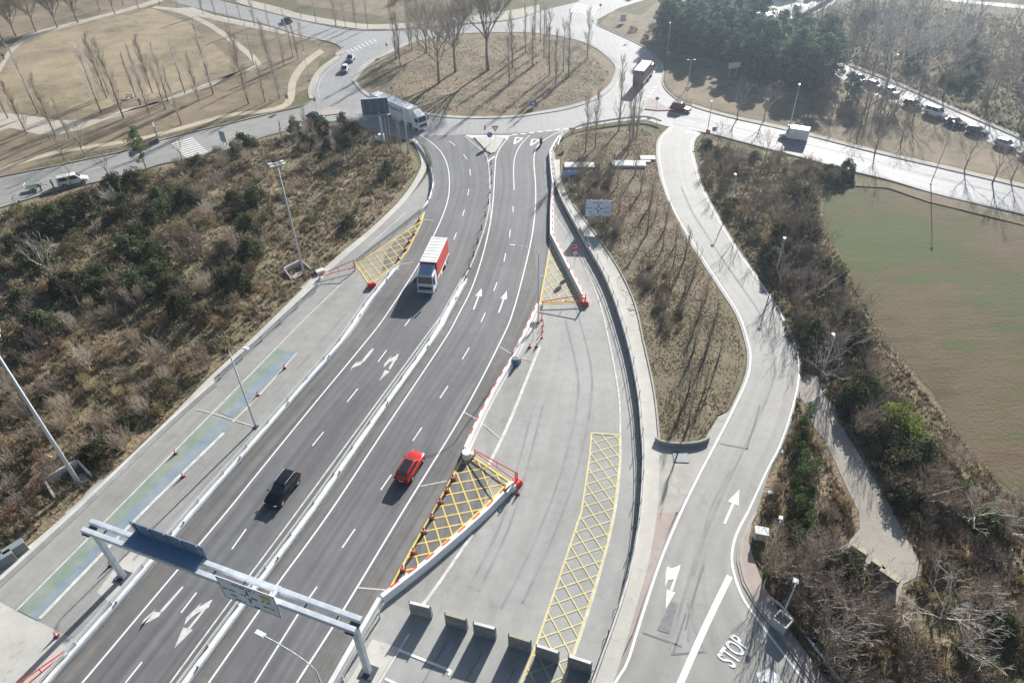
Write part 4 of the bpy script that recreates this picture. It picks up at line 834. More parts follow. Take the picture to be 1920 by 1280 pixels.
w_rail('curved steel guardrail from the roundabout entry down to the left hatched area', [(776, 262), (790, 275), (804, 298), (812, 325), (812, 355), (800, 388), (760, 424), (700, 470), (667, 496)], double=True)
w_rail('long steel guardrail along the verge of the left toll plaza', [(600, 540), (560, 575), (485, 645), (405, 718)], double=True)
concrete_barrier('low grey concrete parapet along the left edge of the toll plaza', [(404, 722), (300, 815), (155, 955), (0, 1098), (-80, 1170)], .55, .35, .6, M=CONC)
concrete_barrier('curved red and white concrete barrier along the right carriageway', [(1009, 578), (980, 640), (956, 688), (930, 733), (903, 785), (874, 848)], .8, .45, .8, red=1, M=WPAINT)
concrete_barrier('straight red and white concrete barrier below the large yellow hatched triangle', [(718, 1126), (800, 1062), (872, 1000), (914, 962), (962, 912)], .8, .42, .8, red=-1, M=WPAINT, smooth=False)
concrete_barrier('red and white concrete barrier leading from the roundabout to the small hatched triangle', [(1096, 566), (1064, 504), (1034, 446), (1034, 400), (1037, 350), (1033, 310), (1032, 290), (1044, 268), (1056, 256)], .7, .42, .8, red=1, M=WPAINT, smooth=False)
concrete_barrier('pale barrier running under the right gantry leg at the edge of the right carriageway', [(714, 1130), (676, 1196), (634, 1270), (565, 1392)], .8, .4, .85, refl=0)
w_rail('steel guardrail rising beside the right leg of the gantry', [(724, 1140), (688, 1200), (648, 1272), (580, 1392)], top=1.0, post=3)
# wall with railing round the right plaza
WL = [(1036, 300), (1040, 340), (1052, 376), (1092, 450), (1137, 531), (1174, 640), (1195, 740), (1202, 815), (1205, 865), (1200, 960), (1183, 1060), (1158, 1147), (1110, 1280), (1066, 1400)]
t = empty('plaza_wall', label='curved low concrete wall with steel railing on the right edge of the toll plaza', cat='wall'); P = resample(catmull(GP(WL)), step=1.0)
mb = MB(); extrude(mb, P, [(-.18, .06), (-.18, .86), (.12, .86), (.12, .06)]); mb.build('wall', CONC, t)
mb = MB()
for zz in (1.15, 1.5): extrude(mb, P, [(-.03, zz), (-.03, zz + .05), (.02, zz + .05), (.02, zz)])
mb.build('handrail', STEELD, t)
k = 0
for i in range(2, len(P), 3):
    k += 1
    if k > 60: break
    b = MB(); p = P[i]; q = offset(P, .35)[i]; b.cyl((p.x, p.y, .8), (p.x, p.y, 2.1 if k % 2 else 1.52), .04); b.cyl((p.x, p.y, .9), (q.x, q.y, .07), .03); b.build('post', STEELD, t)
w_rail('dark guardrail curving round the top of the central verge by the roundabout', [(1046, 280), (1052, 264), (1072, 250), (1100, 241), (1160, 231), (1210, 227), (1238, 235)], top=1.0, double=True)
# red swing gates
def gate(label, hinge, tip, hgt=1.7, block=True, z=ZR):
    A = G(*hinge); B = G(*tip); d = B - A; L_ = d.length; t = empty('swing_gate', (A.x, A.y, z), math.atan2(d.y, d.x), label, 'gate')
    if block: b = MB(); b.box((0, 0, .32), (1.0, .9, .64), taper=.8); b.build('counterweight', RED, t, bevel=.04)
    b = MB(); b.box((0, -.1, hgt / 2), (.1, .08, hgt)); b.build('hinge_post', RED, t); b = MB(); b.box((.0, .14, hgt / 2 + .05), (.1, .08, hgt + .1)); b.build('hinge_post', RED, t)
    b = MB(); b.cyl((0, 0, hgt), (L_, 0, .72), .06); b.cyl((0, 0, .5), (L_, 0, .5), .06); b.cyl((L_, 0, .45), (L_, 0, .8), .06)
    b.cyl((L_ * .45, 0, .5), (L_ * .45, 0, .72 + (hgt - .72) * .55), .04); b.build('boom_frame', RED, t)
    b = MB(); b.box((L_, 0, .28), (.3, .3, .44)); b.build('tip_rest', WPAINT, t); return t
gate('red triangular swing gate across the small hatched triangle by the centre lamp', (1097, 571), (1017, 574))
gate('red triangular swing gate crossing the verge guardrail on the left', (666, 507), (600, 524), block=False)
gate('red triangular swing gate at the right corner of the large hatched triangle', (969, 908), (890, 852), 1.8)
gate('red triangular swing gate resting by the bottom left barrier', (48, 1296), (126, 1230), 1.3, block=False)
b = MB(); p = G(698, 538); b.box((p.x, p.y, ZR + .35), (1.5, .8, .7), rz=.3, taper=.7); tag(b.build('barrier_block', RED, bevel=.08), 'red plastic block at the lower corner of the left hatched area', 'barrier')
b = MB(); p = G(876, 857); b.cyl((p.x, p.y, ZR), (p.x, p.y, ZR + .85), .55, .5, 16); tag(b.build('barrier_nose', WPAINT), 'round white nose block at the end of the curved red and white barrier', 'barrier')
b = MB(); p = G(966, 683); b.cyl((p.x, p.y, ZR), (p.x, p.y, ZR + 1.0), .45, .4, 16); tag(b.build('crash_cushion', mat('blue_grey_plastic', (.12, .17, .22), .5)), 'blue grey drum standing on the curved red and white barrier', 'drum')
b = MB(); p = G(956, 924); b.box((p.x, p.y, ZR + .4), (1.5, .5, .8), rz=R(45)); tag(b.build('barrier_block', CONCL, bevel=.05), 'short pale block leaning on the barrier tip beside two cones', 'barrier')
# cones
def cone(label, px, s=1.0, group=None, z=ZR):
    p = G(*px); t = empty('traffic_cone', (p.x, p.y, z), random.random(), label, 'cone', group)
    b = MB(); b.box((0, 0, .03), (.42 * s, .42 * s, .06)); b.build('base', BLACKR if s < 1.4 else RED, t); b = MB(); b.cyl((0, 0, .06), (0, 0, .72 * s), .17 * s, .035, 12); b.build('cone', RED, t)
    b = MB(); b.cyl((0, 0, .32 * s), (0, 0, .46 * s), .125 * s, .095 * s, 12, cap=False); b.build('reflective_band', WPAINT, t); return t
for i, p in enumerate([(850, 899), (838, 922), (826, 943), (810, 972), (795, 999), (776, 1037), (756, 1069)]): cone('red and white cone, ' + ['top', 'second', 'third', 'fourth', 'fifth', 'sixth', 'lowest'][i] + ' of the row along the large hatched triangle', p, 1.25, 'cones along the large hatched triangle')
for i, p in enumerate([(786, 415), (776, 441), (767, 456), (760, 470), (748, 488)]): cone('red cone, ' + ['top', 'second', 'third', 'fourth', 'lowest'][i] + ' of the row along the left hatched area', p, 1.2, 'cones along the left hatched area')
for p, l in [((330, 851), 'orange cone standing on the green lane paint'), ((344, 894), 'orange cone on the edge of the blue lane paint'), ((208, 1060), 'orange cone next to the left gantry leg'), ((107, 1193), 'orange cone on the pale slab at lower left'), ((534, 691), 'orange cone at the top corner of the blue lane paint'), ((484, 742), 'orange cone near the plaza lamp post'), ((993, 652), 'red cone left of the speed limit sign foot'), ((1006, 651), 'red cone right of the speed limit sign foot'), ((957, 926), 'squat red cone beside the block at the barrier tip'), ((971, 927), 'red cone standing alone by the swing gate corner')]: cone(l, p, .9)
for i, p in enumerate([(1016, 600), (1018, 611), (1017, 622), (1016, 634)]):
    q = G(*p); t = empty('marker_post', (q.x, q.y, ZR), 0, 'red and white marker post, ' + ['top', 'second', 'third', 'lowest'][i] + ' of four beside the centre lamp', 'marker post', 'marker posts beside the centre lamp')
    b = MB(); b.cyl((0, 0, 0), (0, 0, .95), .06); b.build('post', RED, t); b = MB(); b.cyl((0, 0, .6), (0, 0, .8), .068, .068, 8, False); b.build('band', WPAINT, t); b = MB(); b.cyl((0, 0, 0), (0, 0, .1), .2, .16, 10); b.build('base', RED, t)
# black delineators on the median
for i, p in enumerate([(917, 292), (921, 308), (922, 326), (921, 344), (919, 362), (916, 382), (910, 405), (903, 430), (896, 455), (888, 480), (880, 504), (873, 526)]):
    q = G(*p); t = empty('delineator', (q.x, q.y, ZR), 0, 'black delineator post, %s down the median from the splitter island' % nth(i + 1), 'delineator', 'black delineators on the median'); b = MB(); b.cyl((0, 0, 0), (0, 0, .9), .07, .06); b.build('post', BLACKP, t); b = MB(); b.cyl((0, 0, 0), (0, 0, .08), .16); b.build('base', BLACKR, t)
# gantry
ga = G(232, 1082); gb = G(691, 1260); d = (gb - ga); L_ = d.length; ang = math.atan2(d.y, d.x)
t = empty('sign_gantry', (ga.x, ga.y, ZR), ang, 'pale grey steel gantry spanning both carriageways on two legs', 'gantry'); HG = 7.3
GA = mat('gantry_paint', (.48, .53, .58), .5, .15, noise_s=1.5, col2=(.60, .64, .68))
for x in (0, L_):
    b = MB(); b.box((x, 0, HG / 2), (.55, .42, HG)); lg = b.build('leg', GA, t, bevel=.03); b = MB(); b.box((x, 0, .05), (1.3, 1.2, .1)); b.build('base_plate', STEELD, lg)
    b = MB(); b.box((x, 0, HG + .05), (.8, 1.5, .12)); b.build('cap_plate', STEELD, lg)
for y in (-.45, .45): b = MB(); b.box((L_ / 2, y, HG + .32), (L_ + .9, .42, .46)); b.build('beam', GA, t, bevel=.03)
for i in range(9):
    b = MB(); x = L_ * (i + .5) / 9; b.box((x, 0, HG + .18), (.12, 1.2, .1)); b.build('cross_bracket', STEELD, t)
for x in (L_ * .37, L_ * .73): b = MB(); b.box((x, 0, HG + .35), (.3, 1.36, .56)); b.build('splice_collar', GA, t)
def ploc(t, x, y, z): return Vector((x, y, z))
sb = empty('gantry_sign', (0, 0, 0), 0, 'blue grey back of the wide direction panel on the left half of the gantry', 'sign')
sb.location = t.location + Matrix.Rotation(ang, 3, 'Z') @ Vector((L_ * .31, .80, HG + .3)); sb.rotation_euler = (0, 0, ang)
b = MB(); b.box((0, 0, .35), (7.6, .08, 3.0)); b.build('panel', mat('panel_back', (.24, .32, .42), .5, .2), sb)
for i in range(5): b = MB(); b.box((-3.3 + i * 1.65, -.1, .35), (.12, .12, 3.0)); b.build('rib', SIGNG, sb)
b = MB(); b.box((0, -.62, .42), (7.4, 1.3, .1)); b.build('catwalk', mat('catwalk_blue', (.20, .31, .44), .5, .3), sb)
sf = empty('gantry_sign', (0, 0, 0), 0, 'pale roundabout diagram panel facing the camera on the right half of the gantry', 'sign')
sf.location = t.location + Matrix.Rotation(ang, 3, 'Z') @ Vector((L_ * .655, -.78, HG + .25)); sf.rotation_euler = (0, 0, ang)
def roundabout_panel(parent, Wd, Hh, faceM, y=-.05, yellow=False):
    b = MB(); b.box((0, 0, 0), (Wd, .08, Hh)); b.build('panel', faceM, parent, bevel=.02)
    b = MB(); y0 = y
    for (cx, cz, ww, hh) in [(0, Hh / 2 - .03, Wd, .05), (0, -Hh / 2 + .03, Wd, .05), (-Wd / 2 + .03, 0, .05, Hh), (Wd / 2 - .03, 0, .05, Hh)]: b.box((cx, y0, cz), (ww, .012, hh))
    b.build('border', SIGNB if not yellow else STEELD, parent)
    s = Hh * .11; b = MB()
    for k in range(12):
        if k % 3 == 1: continue
        a0 = k * math.pi / 6; a1 = (k + 1) * math.pi / 6
        b.add([(math.cos(a) * r_, y0 - .012, math.sin(a) * r_) for a in (a0, a1) for r_ in (s * .85, s * 1.25)], [(0, 1, 3, 2)])
    for a in range(4):
        c_, s_ = math.cos(a * math.pi / 2), math.sin(a * math.pi / 2); b.box((c_ * s * 1.9, y0 - .012, s_ * s * 1.9), (.5 * s if s_ else 1.2 * s, .012, 1.2 * s if abs(s_) > .5 else .4 * s))
    b.build('diagram', INK, parent)
    words = [(-.33, .02, .22), (.33, .06, .16), (.34, -.2, .2), (-.1, .36, .3), (.12, .36, .12), (-.3, -.22, .14), (-.2, -.38, .22), (.1, -.42, .16)]
    for wx, wz, wl in words:
        b = MB(); n = int(wl * 40)
        for k in range(n):
            if (k * 7 + int(wx * 50)) % 5 == 0: continue
            b.box((Wd * (wx - wl / 2 + wl * k / n), y0 - .012, Hh * wz + (.02 if k % 3 else -.015)), (Wd * wl / n * .6, .012, Hh * (.055 if k % 4 else .075)))
        b.build('lettering', INK, parent)
    if yellow: b = MB(); b.box((Wd * .33, y0 - .02, Hh * .26), (Wd * .18, .012, Hh * .16)); b.build('yellow_field', mat('sign_yellow', (.75, .50, .05), .5), parent)
roundabout_panel(sf, 5.4, 3.0, mat('sign_face_pale', (.72, .76, .82), .5), yellow=True)
# tall masts and lamps
def lamp(label, px, hgt, arm=None, r=.11, az=None, head=(.75, .34), two=False, z=ZR, lean=0, name='street_lamp'):
    p = G(*px); t = empty(name, (p.x, p.y, z), R(90 - (az or 0)), label, 'lamp'); b = MB(); b.cyl((0, 0, 0), (0, 0, hgt), r, r * .5, 10); b.build('pole', LAMPP, t, True)
    b = MB(); b.box((0, 0, .04), (r * 4.5, r * 4.5, .08)); b.build('base_plate', STEELD, t)
    for sgn in ((1, -1) if two else (1,)):
        a = arm or .3
        b = MB(); pts = [(0, 0, hgt - .02)] + [(sgn * a * (1 - math.cos(k * math.pi / 16)), 0, hgt - .02 + (a * .42) * math.sin(k * math.pi / 16)) for k in range(1, 9)] if a > 1 else [(0, 0, hgt - .05), (sgn * a, 0, hgt + .02)]
        b.tube(pts, r * .42); am = b.build('arm', LAMPP, t, True); e = pts[-1]
        b = MB(); b.box((e[0] + sgn * head[0] * .4, 0, e[2] + .02), (head[0], head[1], .11), taper=.75); hd = b.build('lamp_head', mat('lamp_head_paint', (.72, .73, .74), .4), am, bevel=.03)
        b = MB(); b.box((e[0] + sgn * head[0] * .45, 0, e[2] - .045), (head[0] * .6, head[1] * .7, .02)); b.build('lens', MATS['lamp_lens'], hd)
    return t
def mast(label, px, hgt, r=.2, az=60):
    p = G(*px); t = empty('light_mast', (p.x, p.y, .1), R(90 - az), label, 'mast'); b = MB(); b.cyl((0, 0, 0), (0, 0, hgt), r, r * .4, 14); b.build('pole', LAMPP, t, True)
    b = MB(); b.cyl((0, 0, 0), (0, 0, .12), .45, .45, 12); b.build('base_flange', STEELD, t)
    for y in (-.45, .45): b = MB(); b.box((0, y, hgt - .1), (1.5, .14, .12)); b.build('crossarm', LAMPP, t)
    for x in (-.8, .8):
        for y in (-.45, .45): b = MB(); b.box((x, y, hgt - .05), (.55, .4, .16)); b.build('floodlight', MATS['lamp_head_paint'], t, bevel=.03)
    b = MB(); b.box((0, 0, hgt - .1), (.14, 1.1, .12)); b.build('yoke', LAMPP, t); return t
lamp('grey lamp post with arm standing at the toll plaza barrier on the left', (480, 801), 11.3, 1.9, .12, 105)
mast('tall grey light mast rising from the walled pad among the shrubs on the left', (150, 909), 20, .24)
mast('tall grey light mast with four floodlights next to the red swing gate', (571, 517), 17.8, .19)
lamp('tall slim lamp post with long arm over the right carriageway in the centre', (1009, 605), 10.6, 3.0, .1, 278)
lamp('lamp with long curved arm reaching over the right carriageway at the bottom', (634, 1358), 8.5, 4.2, .1, 296, (.9, .42))
lamp('lamp with square white head on a concrete block beside the lower service road', (1462, 1166), 5.5, .3, .11, 25, (.55, .5))
lamp('lamp post on the thicket edge halfway along the service road', (1452, 520), 6.2, .3, .11, 25, (.55, .45))
lamp('lamp hidden in brush beside the upper service road', (1368, 392), 6.0, .3, .11, 0, (.55, .45))
lamp('lamp showing its white head over the bare tree at the service road bend', (1540, 705), 6.0, .3, .11, 0, (.55, .45))
lamp('lamp post standing between pines and the avenue beside the white box van', (1481, 236), 8.2, .5, .12, 20, (.8, .4))
lamp('lamp post with a square sign on it at the pine grove corner', (1250, 106), 8.0, .5, .12, 0, (.8, .4))
lamp('double headed lamp at the edge of the pine shade', (1289, 164), 6.2, .5, .11, 90, (.6, .35), True)
lamp('short lamp post at the mouth of the service road', (1327, 243), 5.6, .3, .10, 0, (.55, .4))
lamp('lamp rising behind the silver blue parked car', (1655, 178), 8.5, .7, .12, 60, (.7, .4))
lamp('lamp standing in the lawn behind the parked cars', (1745, 345), 11, .5, .09, 20, (.7, .4))
lamp('lamp post on the central verge by the roundabout railing', (1440, 1041), 5.0, .3, .11, 25, (.5, .4))
lamp('slim lamp post left of the motorway splitter near the billboard', (766, 288), 9.5, .5, .12, 340, (.7, .35))
lamp('lamp post at the sand path bend with a small panel', (580, 152), 6.5, .4, .11, 340, (.6, .35))
lamp('lamp by the far pavement above the roundabout', (631, 50), 4.6, .3, .10, 0, (.5, .35))
# concrete bases, cabinets, wing walls
def blockobj(name, label, cat, px, dims, rz, M, z=ZR, taper=1.0, bevel=.03):
    p = G(*px); b = MB(); b.box((0, 0, dims[2] / 2), dims, taper=taper); o = b.build(name, M, None, bevel=bevel); o.location = (p.x, p.y, z); o.rotation_euler = (0, 0, rz); return tag(o, label, cat)
t = empty('lamp_plinth', tuple(G(1463, 1172, .1)), R(-50), 'square concrete plinth holding the lamp at the lower service road', 'plinth')
for x, y, dx, dy in ((0, .55, 1.3, .12), (0, -.55, 1.3, .12), (.6, 0, .12, 1.0), (-.6, 0, .12, 1.0)): b = MB(); b.box((x, y, .55), (dx, dy, 1.1)); b.build('side_wall', CONC, t)
b = MB(); b.box((0, 0, .35), (1.1, .96, .7)); b.build('fill', CONCD, t)
t = empty('utility_cabinet', tuple(G(1424, 1008, .1)), R(-15), 'pale utility cabinet with flat lid on the service road verge', 'cabinet')
b = MB(); b.box((0, 0, .55), (1.15, .8, 1.1)); b.build('body', CONC, t, bevel=.02); b = MB(); b.box((0, 0, 1.14), (1.3, .95, .08)); b.build('lid', CONCL, t, bevel=.02); b = MB(); b.box((0, -.41, .55), (.9, .03, .85)); b.build('door', CONCD, t)
blockobj('utility_box', 'small pale box on the verge above the utility cabinet', 'box', (1442, 930), (.5, .4, .6), .3, CONCL)
def wing_wall(label, c, s):
    p = G(*c); t = empty('retaining_wall', (p.x, p.y, .04), R(48), label, 'wall')
    b = MB(); b.box((0, 1.3 * s, .75 * s), (3.2 * s, .22, 1.5 * s)); b.build('wall', CONC, t, bevel=.02)
    b = MB(); b.hexa([Vector(q) for q in [(1.6 * s, 1.2 * s, 0), (1.8 * s, 1.2 * s, 0), (2.0 * s, -.9 * s, 0), (1.8 * s, -.9 * s, 0), (1.6 * s, 1.2 * s, 1.5 * s), (1.8 * s, 1.2 * s, 1.5 * s), (2.0 * s, -.9 * s, .4), (1.8 * s, -.9 * s, .4)]]); b.build('wing', CONC, t)
    b = MB(); b.hexa([Vector(q) for q in [(-1.8 * s, 1.2 * s, 0), (-1.6 * s, 1.2 * s, 0), (-1.8 * s, -.9 * s, 0), (-2.0 * s, -.9 * s, 0), (-1.8 * s, 1.2 * s, 1.5 * s), (-1.6 * s, 1.2 * s, 1.5 * s), (-1.8 * s, -.9 * s, .4), (-2.0 * s, -.9 * s, .4)]]); b.build('wing', CONC, t)
    b = MB(); b.box((0, 0, .15), (3.0 * s, 2.2 * s, .3)); b.build('footing', CONCD, t)
wing_wall('concrete wing walls round the foot of the left tall mast', (134, 908), 1.0)
wing_wall('concrete wing walls round the foot of the mast beside the swing gate', (560, 514), .9)
blockobj('concrete_box', 'pale concrete box between the mast wall and the swing gate', 'box', (601, 512), (1.3, .9, .5), .6, CONCL)
for px, lb in [((12, 1058), 'green grey cabinet at the left frame edge behind the parapet'), ((34, 1038), 'smaller green grey cabinet next to the parapet on the left')]: blockobj('road_cabinet', lb, 'cabinet', px, (1.9, .8, 1.2), R(48), mat('cabinet_paint', (.22, .26, .26), .6))
# slabs on the central verge
for px, dm, lb in [((1179, 311), (6.2, 2.4, .55), 'long white concrete slab with two lids on the central verge'), ((1214, 299), (2.9, 1.7, .4), 'small white slab beside the long slab on the central verge'), ((1210, 305), (1.9, .8, .3), 'smallest white slab in front of the small slab'), ((1086, 313), (5.6, 2.2, .4), 'white slab partly under the blue sign on the central verge')]:
    o = blockobj('concrete_slab', lb, 'slab', px, dm, R(-4), CONCL)
blockobj('drain_cover', 'dark drain grate in the concrete apron under the verge wall', 'grate', (1276, 858), (1.6, 1.5, .06), R(-5), STEELD, z=.07)
blockobj('drain_cover', 'small grey grate in the walkway beside the central verge', 'grate', (1184, 580), (.9, .7, .06), R(20), CONCD, z=.075)
t = MB(); extrude(t, resample(catmull(GP([(1228, 826), (1245, 834), (1280, 837), (1312, 833), (1328, 826)])), step=.6), [(-.12, .04), (-.12, .6), (.12, .6), (.12, .04)]); tag(t.build('drain_wall', CONCD), 'curved grey headwall at the foot of the central verge', 'wall')
# upright precast panels closing the plaza
for i, (px, az) in enumerate([((791, 1154), 106), ((857, 1176), 108), ((910, 1193), 107), ((975, 1216), 109), ((1026, 1236), 110), ((1086, 1256), 110)]):
    p = G(*px); t = empty('precast_barrier', (p.x, p.y, ZR), R(90 - az), 'upright grey precast block, %s from the left in the row closing the plaza' % ['first', 'second', 'third', 'fourth', 'fifth', 'sixth'][i], 'concrete block', 'precast blocks closing the plaza')
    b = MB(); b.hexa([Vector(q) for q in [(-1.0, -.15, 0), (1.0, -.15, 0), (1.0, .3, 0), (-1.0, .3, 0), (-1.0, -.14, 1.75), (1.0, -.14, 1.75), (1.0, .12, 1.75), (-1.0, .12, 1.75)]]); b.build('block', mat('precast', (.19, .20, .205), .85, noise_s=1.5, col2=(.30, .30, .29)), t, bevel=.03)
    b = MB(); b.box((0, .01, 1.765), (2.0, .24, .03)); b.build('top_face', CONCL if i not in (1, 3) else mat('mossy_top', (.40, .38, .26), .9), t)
    for x in (-.96, .96): b = MB(); b.box((x, 0, 1.82), (.1, .1, .14)); b.build('lifting_lug', STEELD, t)
# blocks at the path end, shade of their sides put into the paint
for i, (px, az, dm) in enumerate([((1603, 1048), 140, (1.6, .6, 1.6)), ((1638, 1076), 140, (1.3, .6, 1.6)), ((1658, 1096), 140, (1.9, .7, 1.6))]):
    wc = blockobj('waste_container', ['lone', 'narrow', 'widest'][i] + ' dull green container with painted-in shade at the lower end of the pink path', 'container', px, dm, R(90 - az), mat('container_shade_paint', (.15, .17, .16), .7, noise_s=1, col2=(.24, .23, .18)), taper=.92)
    lid = MB(); lid.box((0, 0, dm[2] + .03), (dm[0] * .9, dm[1] * .9, .06)); lid.build('lid', mat('lit_top_sand', (.42, .38, .28), .8), wc)  # lighter top added for contrast with the shade-painted sides
t = empty('path_barrier', tuple(G(1518, 762, .06)), math.atan2((G(1542, 742) - G(1518, 762)).y, (G(1542, 742) - G(1518, 762)).x), 'white bar barrier across the upper end of the pink path', 'barrier')
b = MB(); b.cyl((0, 0, .9), (3.0, 0, .9), .06); b.build('bar', WPAINT, t)
for x in (0, 3.0): b = MB(); b.cyl((x, 0, 0), (x, 0, .95), .06); b.build('post', WPAINT, t)
w_rail('low brown rail running through deep shade beside the bottom service road', [(1440, 1122), (1462, 1138), (1485, 1164), (1530, 1222), (1580, 1288), (1640, 1370)], top=.5)
# traffic signs
def sign(label, px, kind, hgt=2.2, az=180, size=.45, name='traffic_sign', z=.1, r=.035, back=False):
    p = G(*px); t = empty(name, (p.x, p.y, z), R(180 - az), label, 'sign')     # panel faces local -y
    b = MB(); b.cyl((0, 0, 0), (0, 0, hgt), r, r, 8); b.build('pole', LAMPP, t); s = size; c = hgt - s
    def disc(rr, y, M, nm, n=24, cz=c): b = MB(); b.cyl((0, y + .012, cz), (0, y - .012, cz), rr, rr, n); return b.build(nm, M, t)
    if kind == 'yield':
        for k, (q, M, y) in enumerate(((1.0, SIGNR, -.05), (.62, SIGNW, -.075))):
            b = MB(); V = [(-s * 1.15 * q, y, c + s * .66 * q), (s * 1.15 * q, y, c + s * .66 * q), (0, y, c - s * 1.25 * q)]; b.add([Vector(v) for v in V] + [Vector((v[0], v[1] + .03, v[2])) for v in V], [(0, 2, 1), (3, 4, 5), (0, 1, 4, 3), (1, 2, 5, 4), (2, 0, 3, 5)]); b.build('panel' if k == 0 else 'panel_face', M, t)
    elif kind == 'blue': disc(s, -.05, SIGNB, 'panel'); b = MB(); b.box((0, -.075, c), (s * 1.1, .012, s * .22), ry=R(45)); b.box((s * .3, -.075, c - s * .3), (s * .5, .012, s * .2)); b.box((s * .3, -.0775, c - s * .3), (s * .2, .012, s * .5)); b.build('arrow', SIGNW, t)
    elif kind == 'limit': disc(s, -.05, SIGNR, 'panel'); disc(s * .78, -.07, SIGNW, 'panel_face'); text_mesh('number', '40', s * 1.0, INK, t, (0, -.09, c), (R(90), 0, 0))
    elif kind == 'noentry':
        disc(s, -.05, SIGNR, 'panel'); b = MB(); b.box((0, -.075, c), (s * 1.4, .012, s * .3)); b.build('bar', SIGNW, t); b = MB(); c2 = c - s * 1.95
        disc(s * .8, -.05, SIGNR, 'lower_panel', cz=c2); disc(s * .62, -.07, SIGNW, 'lower_face', cz=c2); b.tube([(s * .15, -.09, c2 - s * .4), (s * .15, -.09, c2 + s * .15), (-s * .3, -.09, c2 + s * .15)], .03); b.build('turn_arrow', INK, t)
    elif kind == 'round_red': disc(s, -.05, SIGNR, 'panel'); b = MB(); b.box((0, -.075, c), (s * 1.4, .012, s * .3)); b.build('bar', SIGNW, t)
    elif kind == 'back': disc(s, -.05, SIGNG, 'panel')
    elif kind == 'backbox': b = MB(); b.box((0, -.05, c), (s * 1.6, .05, s * 2)); b.build('panel', SIGNG, t)
    elif kind == 'bluebox': b = MB(); b.box((0, -.05, c), (s * 2.0, .05, s * 1.5)); b.build('panel', SIGNB, t); b = MB(); b.cyl((0, -.08, c), (0, -.09, c), s * .5, s * .5, 16); b.build('symbol', SIGNW, t)
    return t
sign('give way triangle on a pole on the splitter island', (929, 264), 'yield', 3.2, 180, .62)
sign('blue round keep right sign on the splitter island', (919, 272), 'blue', 2.6, 175, .55)
sign('grey back of a round sign on the left of the splitter island', (910, 262), 'backbox', 2.9, 120, .45)
sign('give way triangle at the top of the central verge', (1072, 268), 'yield', 3.2, 190, .62)
sign('give way triangle on the lawn behind the maroon car', (1286, 192), 'yield', 3.6, 185, .62)
sign('no entry sign with no left turn sign below beside the red barrier', (1077, 498), 'noentry', 3.5, 180, .46)
sign('round speed limit 40 sign beside the centre lamp', (1000, 637), 'limit', 2.9, 175, .5)
sign('grey backed sign on the right splitter island', (1230, 206), 'back', 2.8, 190, .4)
sign('red round sign at the mouth of the service road', (1325, 262), 'round_red', 2.0, 180, .5)
sign('tilted grey backed sign next to the red round sign', (1337, 255), 'backbox', 1.8, 200, .45)
sign('blue chevron board on the right half of the roundabout island', (1000, 203), 'bluebox', 1.7, 180, .7)
sign('dark sign on the left rim of the roundabout island', (727, 102), 'back', 2.8, 220, .42)
sign('small blue sign on the left rim near the truck', (735, 178), 'bluebox', 1.8, 150, .35)
sign('grey backed sign on the left splitter island', (594, 211), 'back', 3.2, 200, .42)
sign('red and white sign on the pine corner lamp', (1252, 116), 'round_red', 2.6, 185, .45)
sign('green marker sign on the right rim of the island', (1137, 146), 'back', 1.6, 200, .25)
sign('narrow sign on the lawn at the far right exit', (1184, 74), 'round_red', 3.0, 190, .4)
sign('sign post at the far street crossing', (1125, 30), 'back', 3.4, 190, .4)
sign('grey sign at the end of the sand path', (542, 202), 'backbox', 3.0, 200, .5)
def board(label, px, Wd, Hh, clear, az, M, posts=2, name='direction_sign', diagram=False, zc=.1):
    p = G(*px); t = empty(name, (p.x, p.y, zc), R(180 - az), label, 'sign')
    for k in range(posts): x = (k - (posts - 1) / 2) * Wd * .6; b = MB(); b.box((x, .12, (clear + Hh) / 2), (.12, .12, clear + Hh)); b.build('post', LAMPP, t)
    if diagram: e = bpy.data.objects.new('face', None); link(e, t); e.location = (0, 0, clear + Hh / 2); roundabout_panel_flat(e, t, Wd, Hh, clear + Hh / 2, M)
    else: b = MB(); b.box((0, 0, clear + Hh / 2), (Wd, .08, Hh)); b.build('panel', M, t, bevel=.02)
    return t
t = empty('direction_sign', (G(1122, 391, 3.2).x, G(1122, 391, 3.2).y, .1), R(-6), 'large pale blue roundabout diagram sign on the central verge', 'sign')
for x in (-1.2, 1.2): b = MB(); b.box((x, .12, 2.3), (.14, .14, 4.6)); b.build('post', LAMPP, t)
e_ = MB(); pnl = bpy.data.objects.new('sign_board', bpy.data.meshes.new('sign_board')); COL.objects.link(pnl)
bpy.data.objects.remove(pnl)
_k = len(bpy.data.objects); tmp = empty('tmp', (0, 0, 3.1)); roundabout_panel(tmp, 4.2, 2.9, SIGNP)
for ch in KIDS.pop(tmp.name): ch.parent = t; ch.location = (0, 0, 3.1); KIDS.setdefault(t.name, []).append(ch)
bpy.data.objects.remove(tmp)
board('small blue two line direction sign over a white slab on the central verge', (1067, 345), 2.6, .75, 1.7, 180, SIGNBL, 1)
board('white panel sign with dark print leaning in front of the pines', (1373, 146), 3.4, 1.3, 2.2, 160, SIGNW, 2)
board('pale rectangular sign standing on the lawn at the far right exit', (1168, 44), 1.7, 1.9, .4, 180, mat('sign_lilac', (.55, .58, .68), .5), 1)
board('grey back of a tall sign beside the left road crossing', (422, 274), 1.6, 2.2, .8, 210, SIGNG, 2)
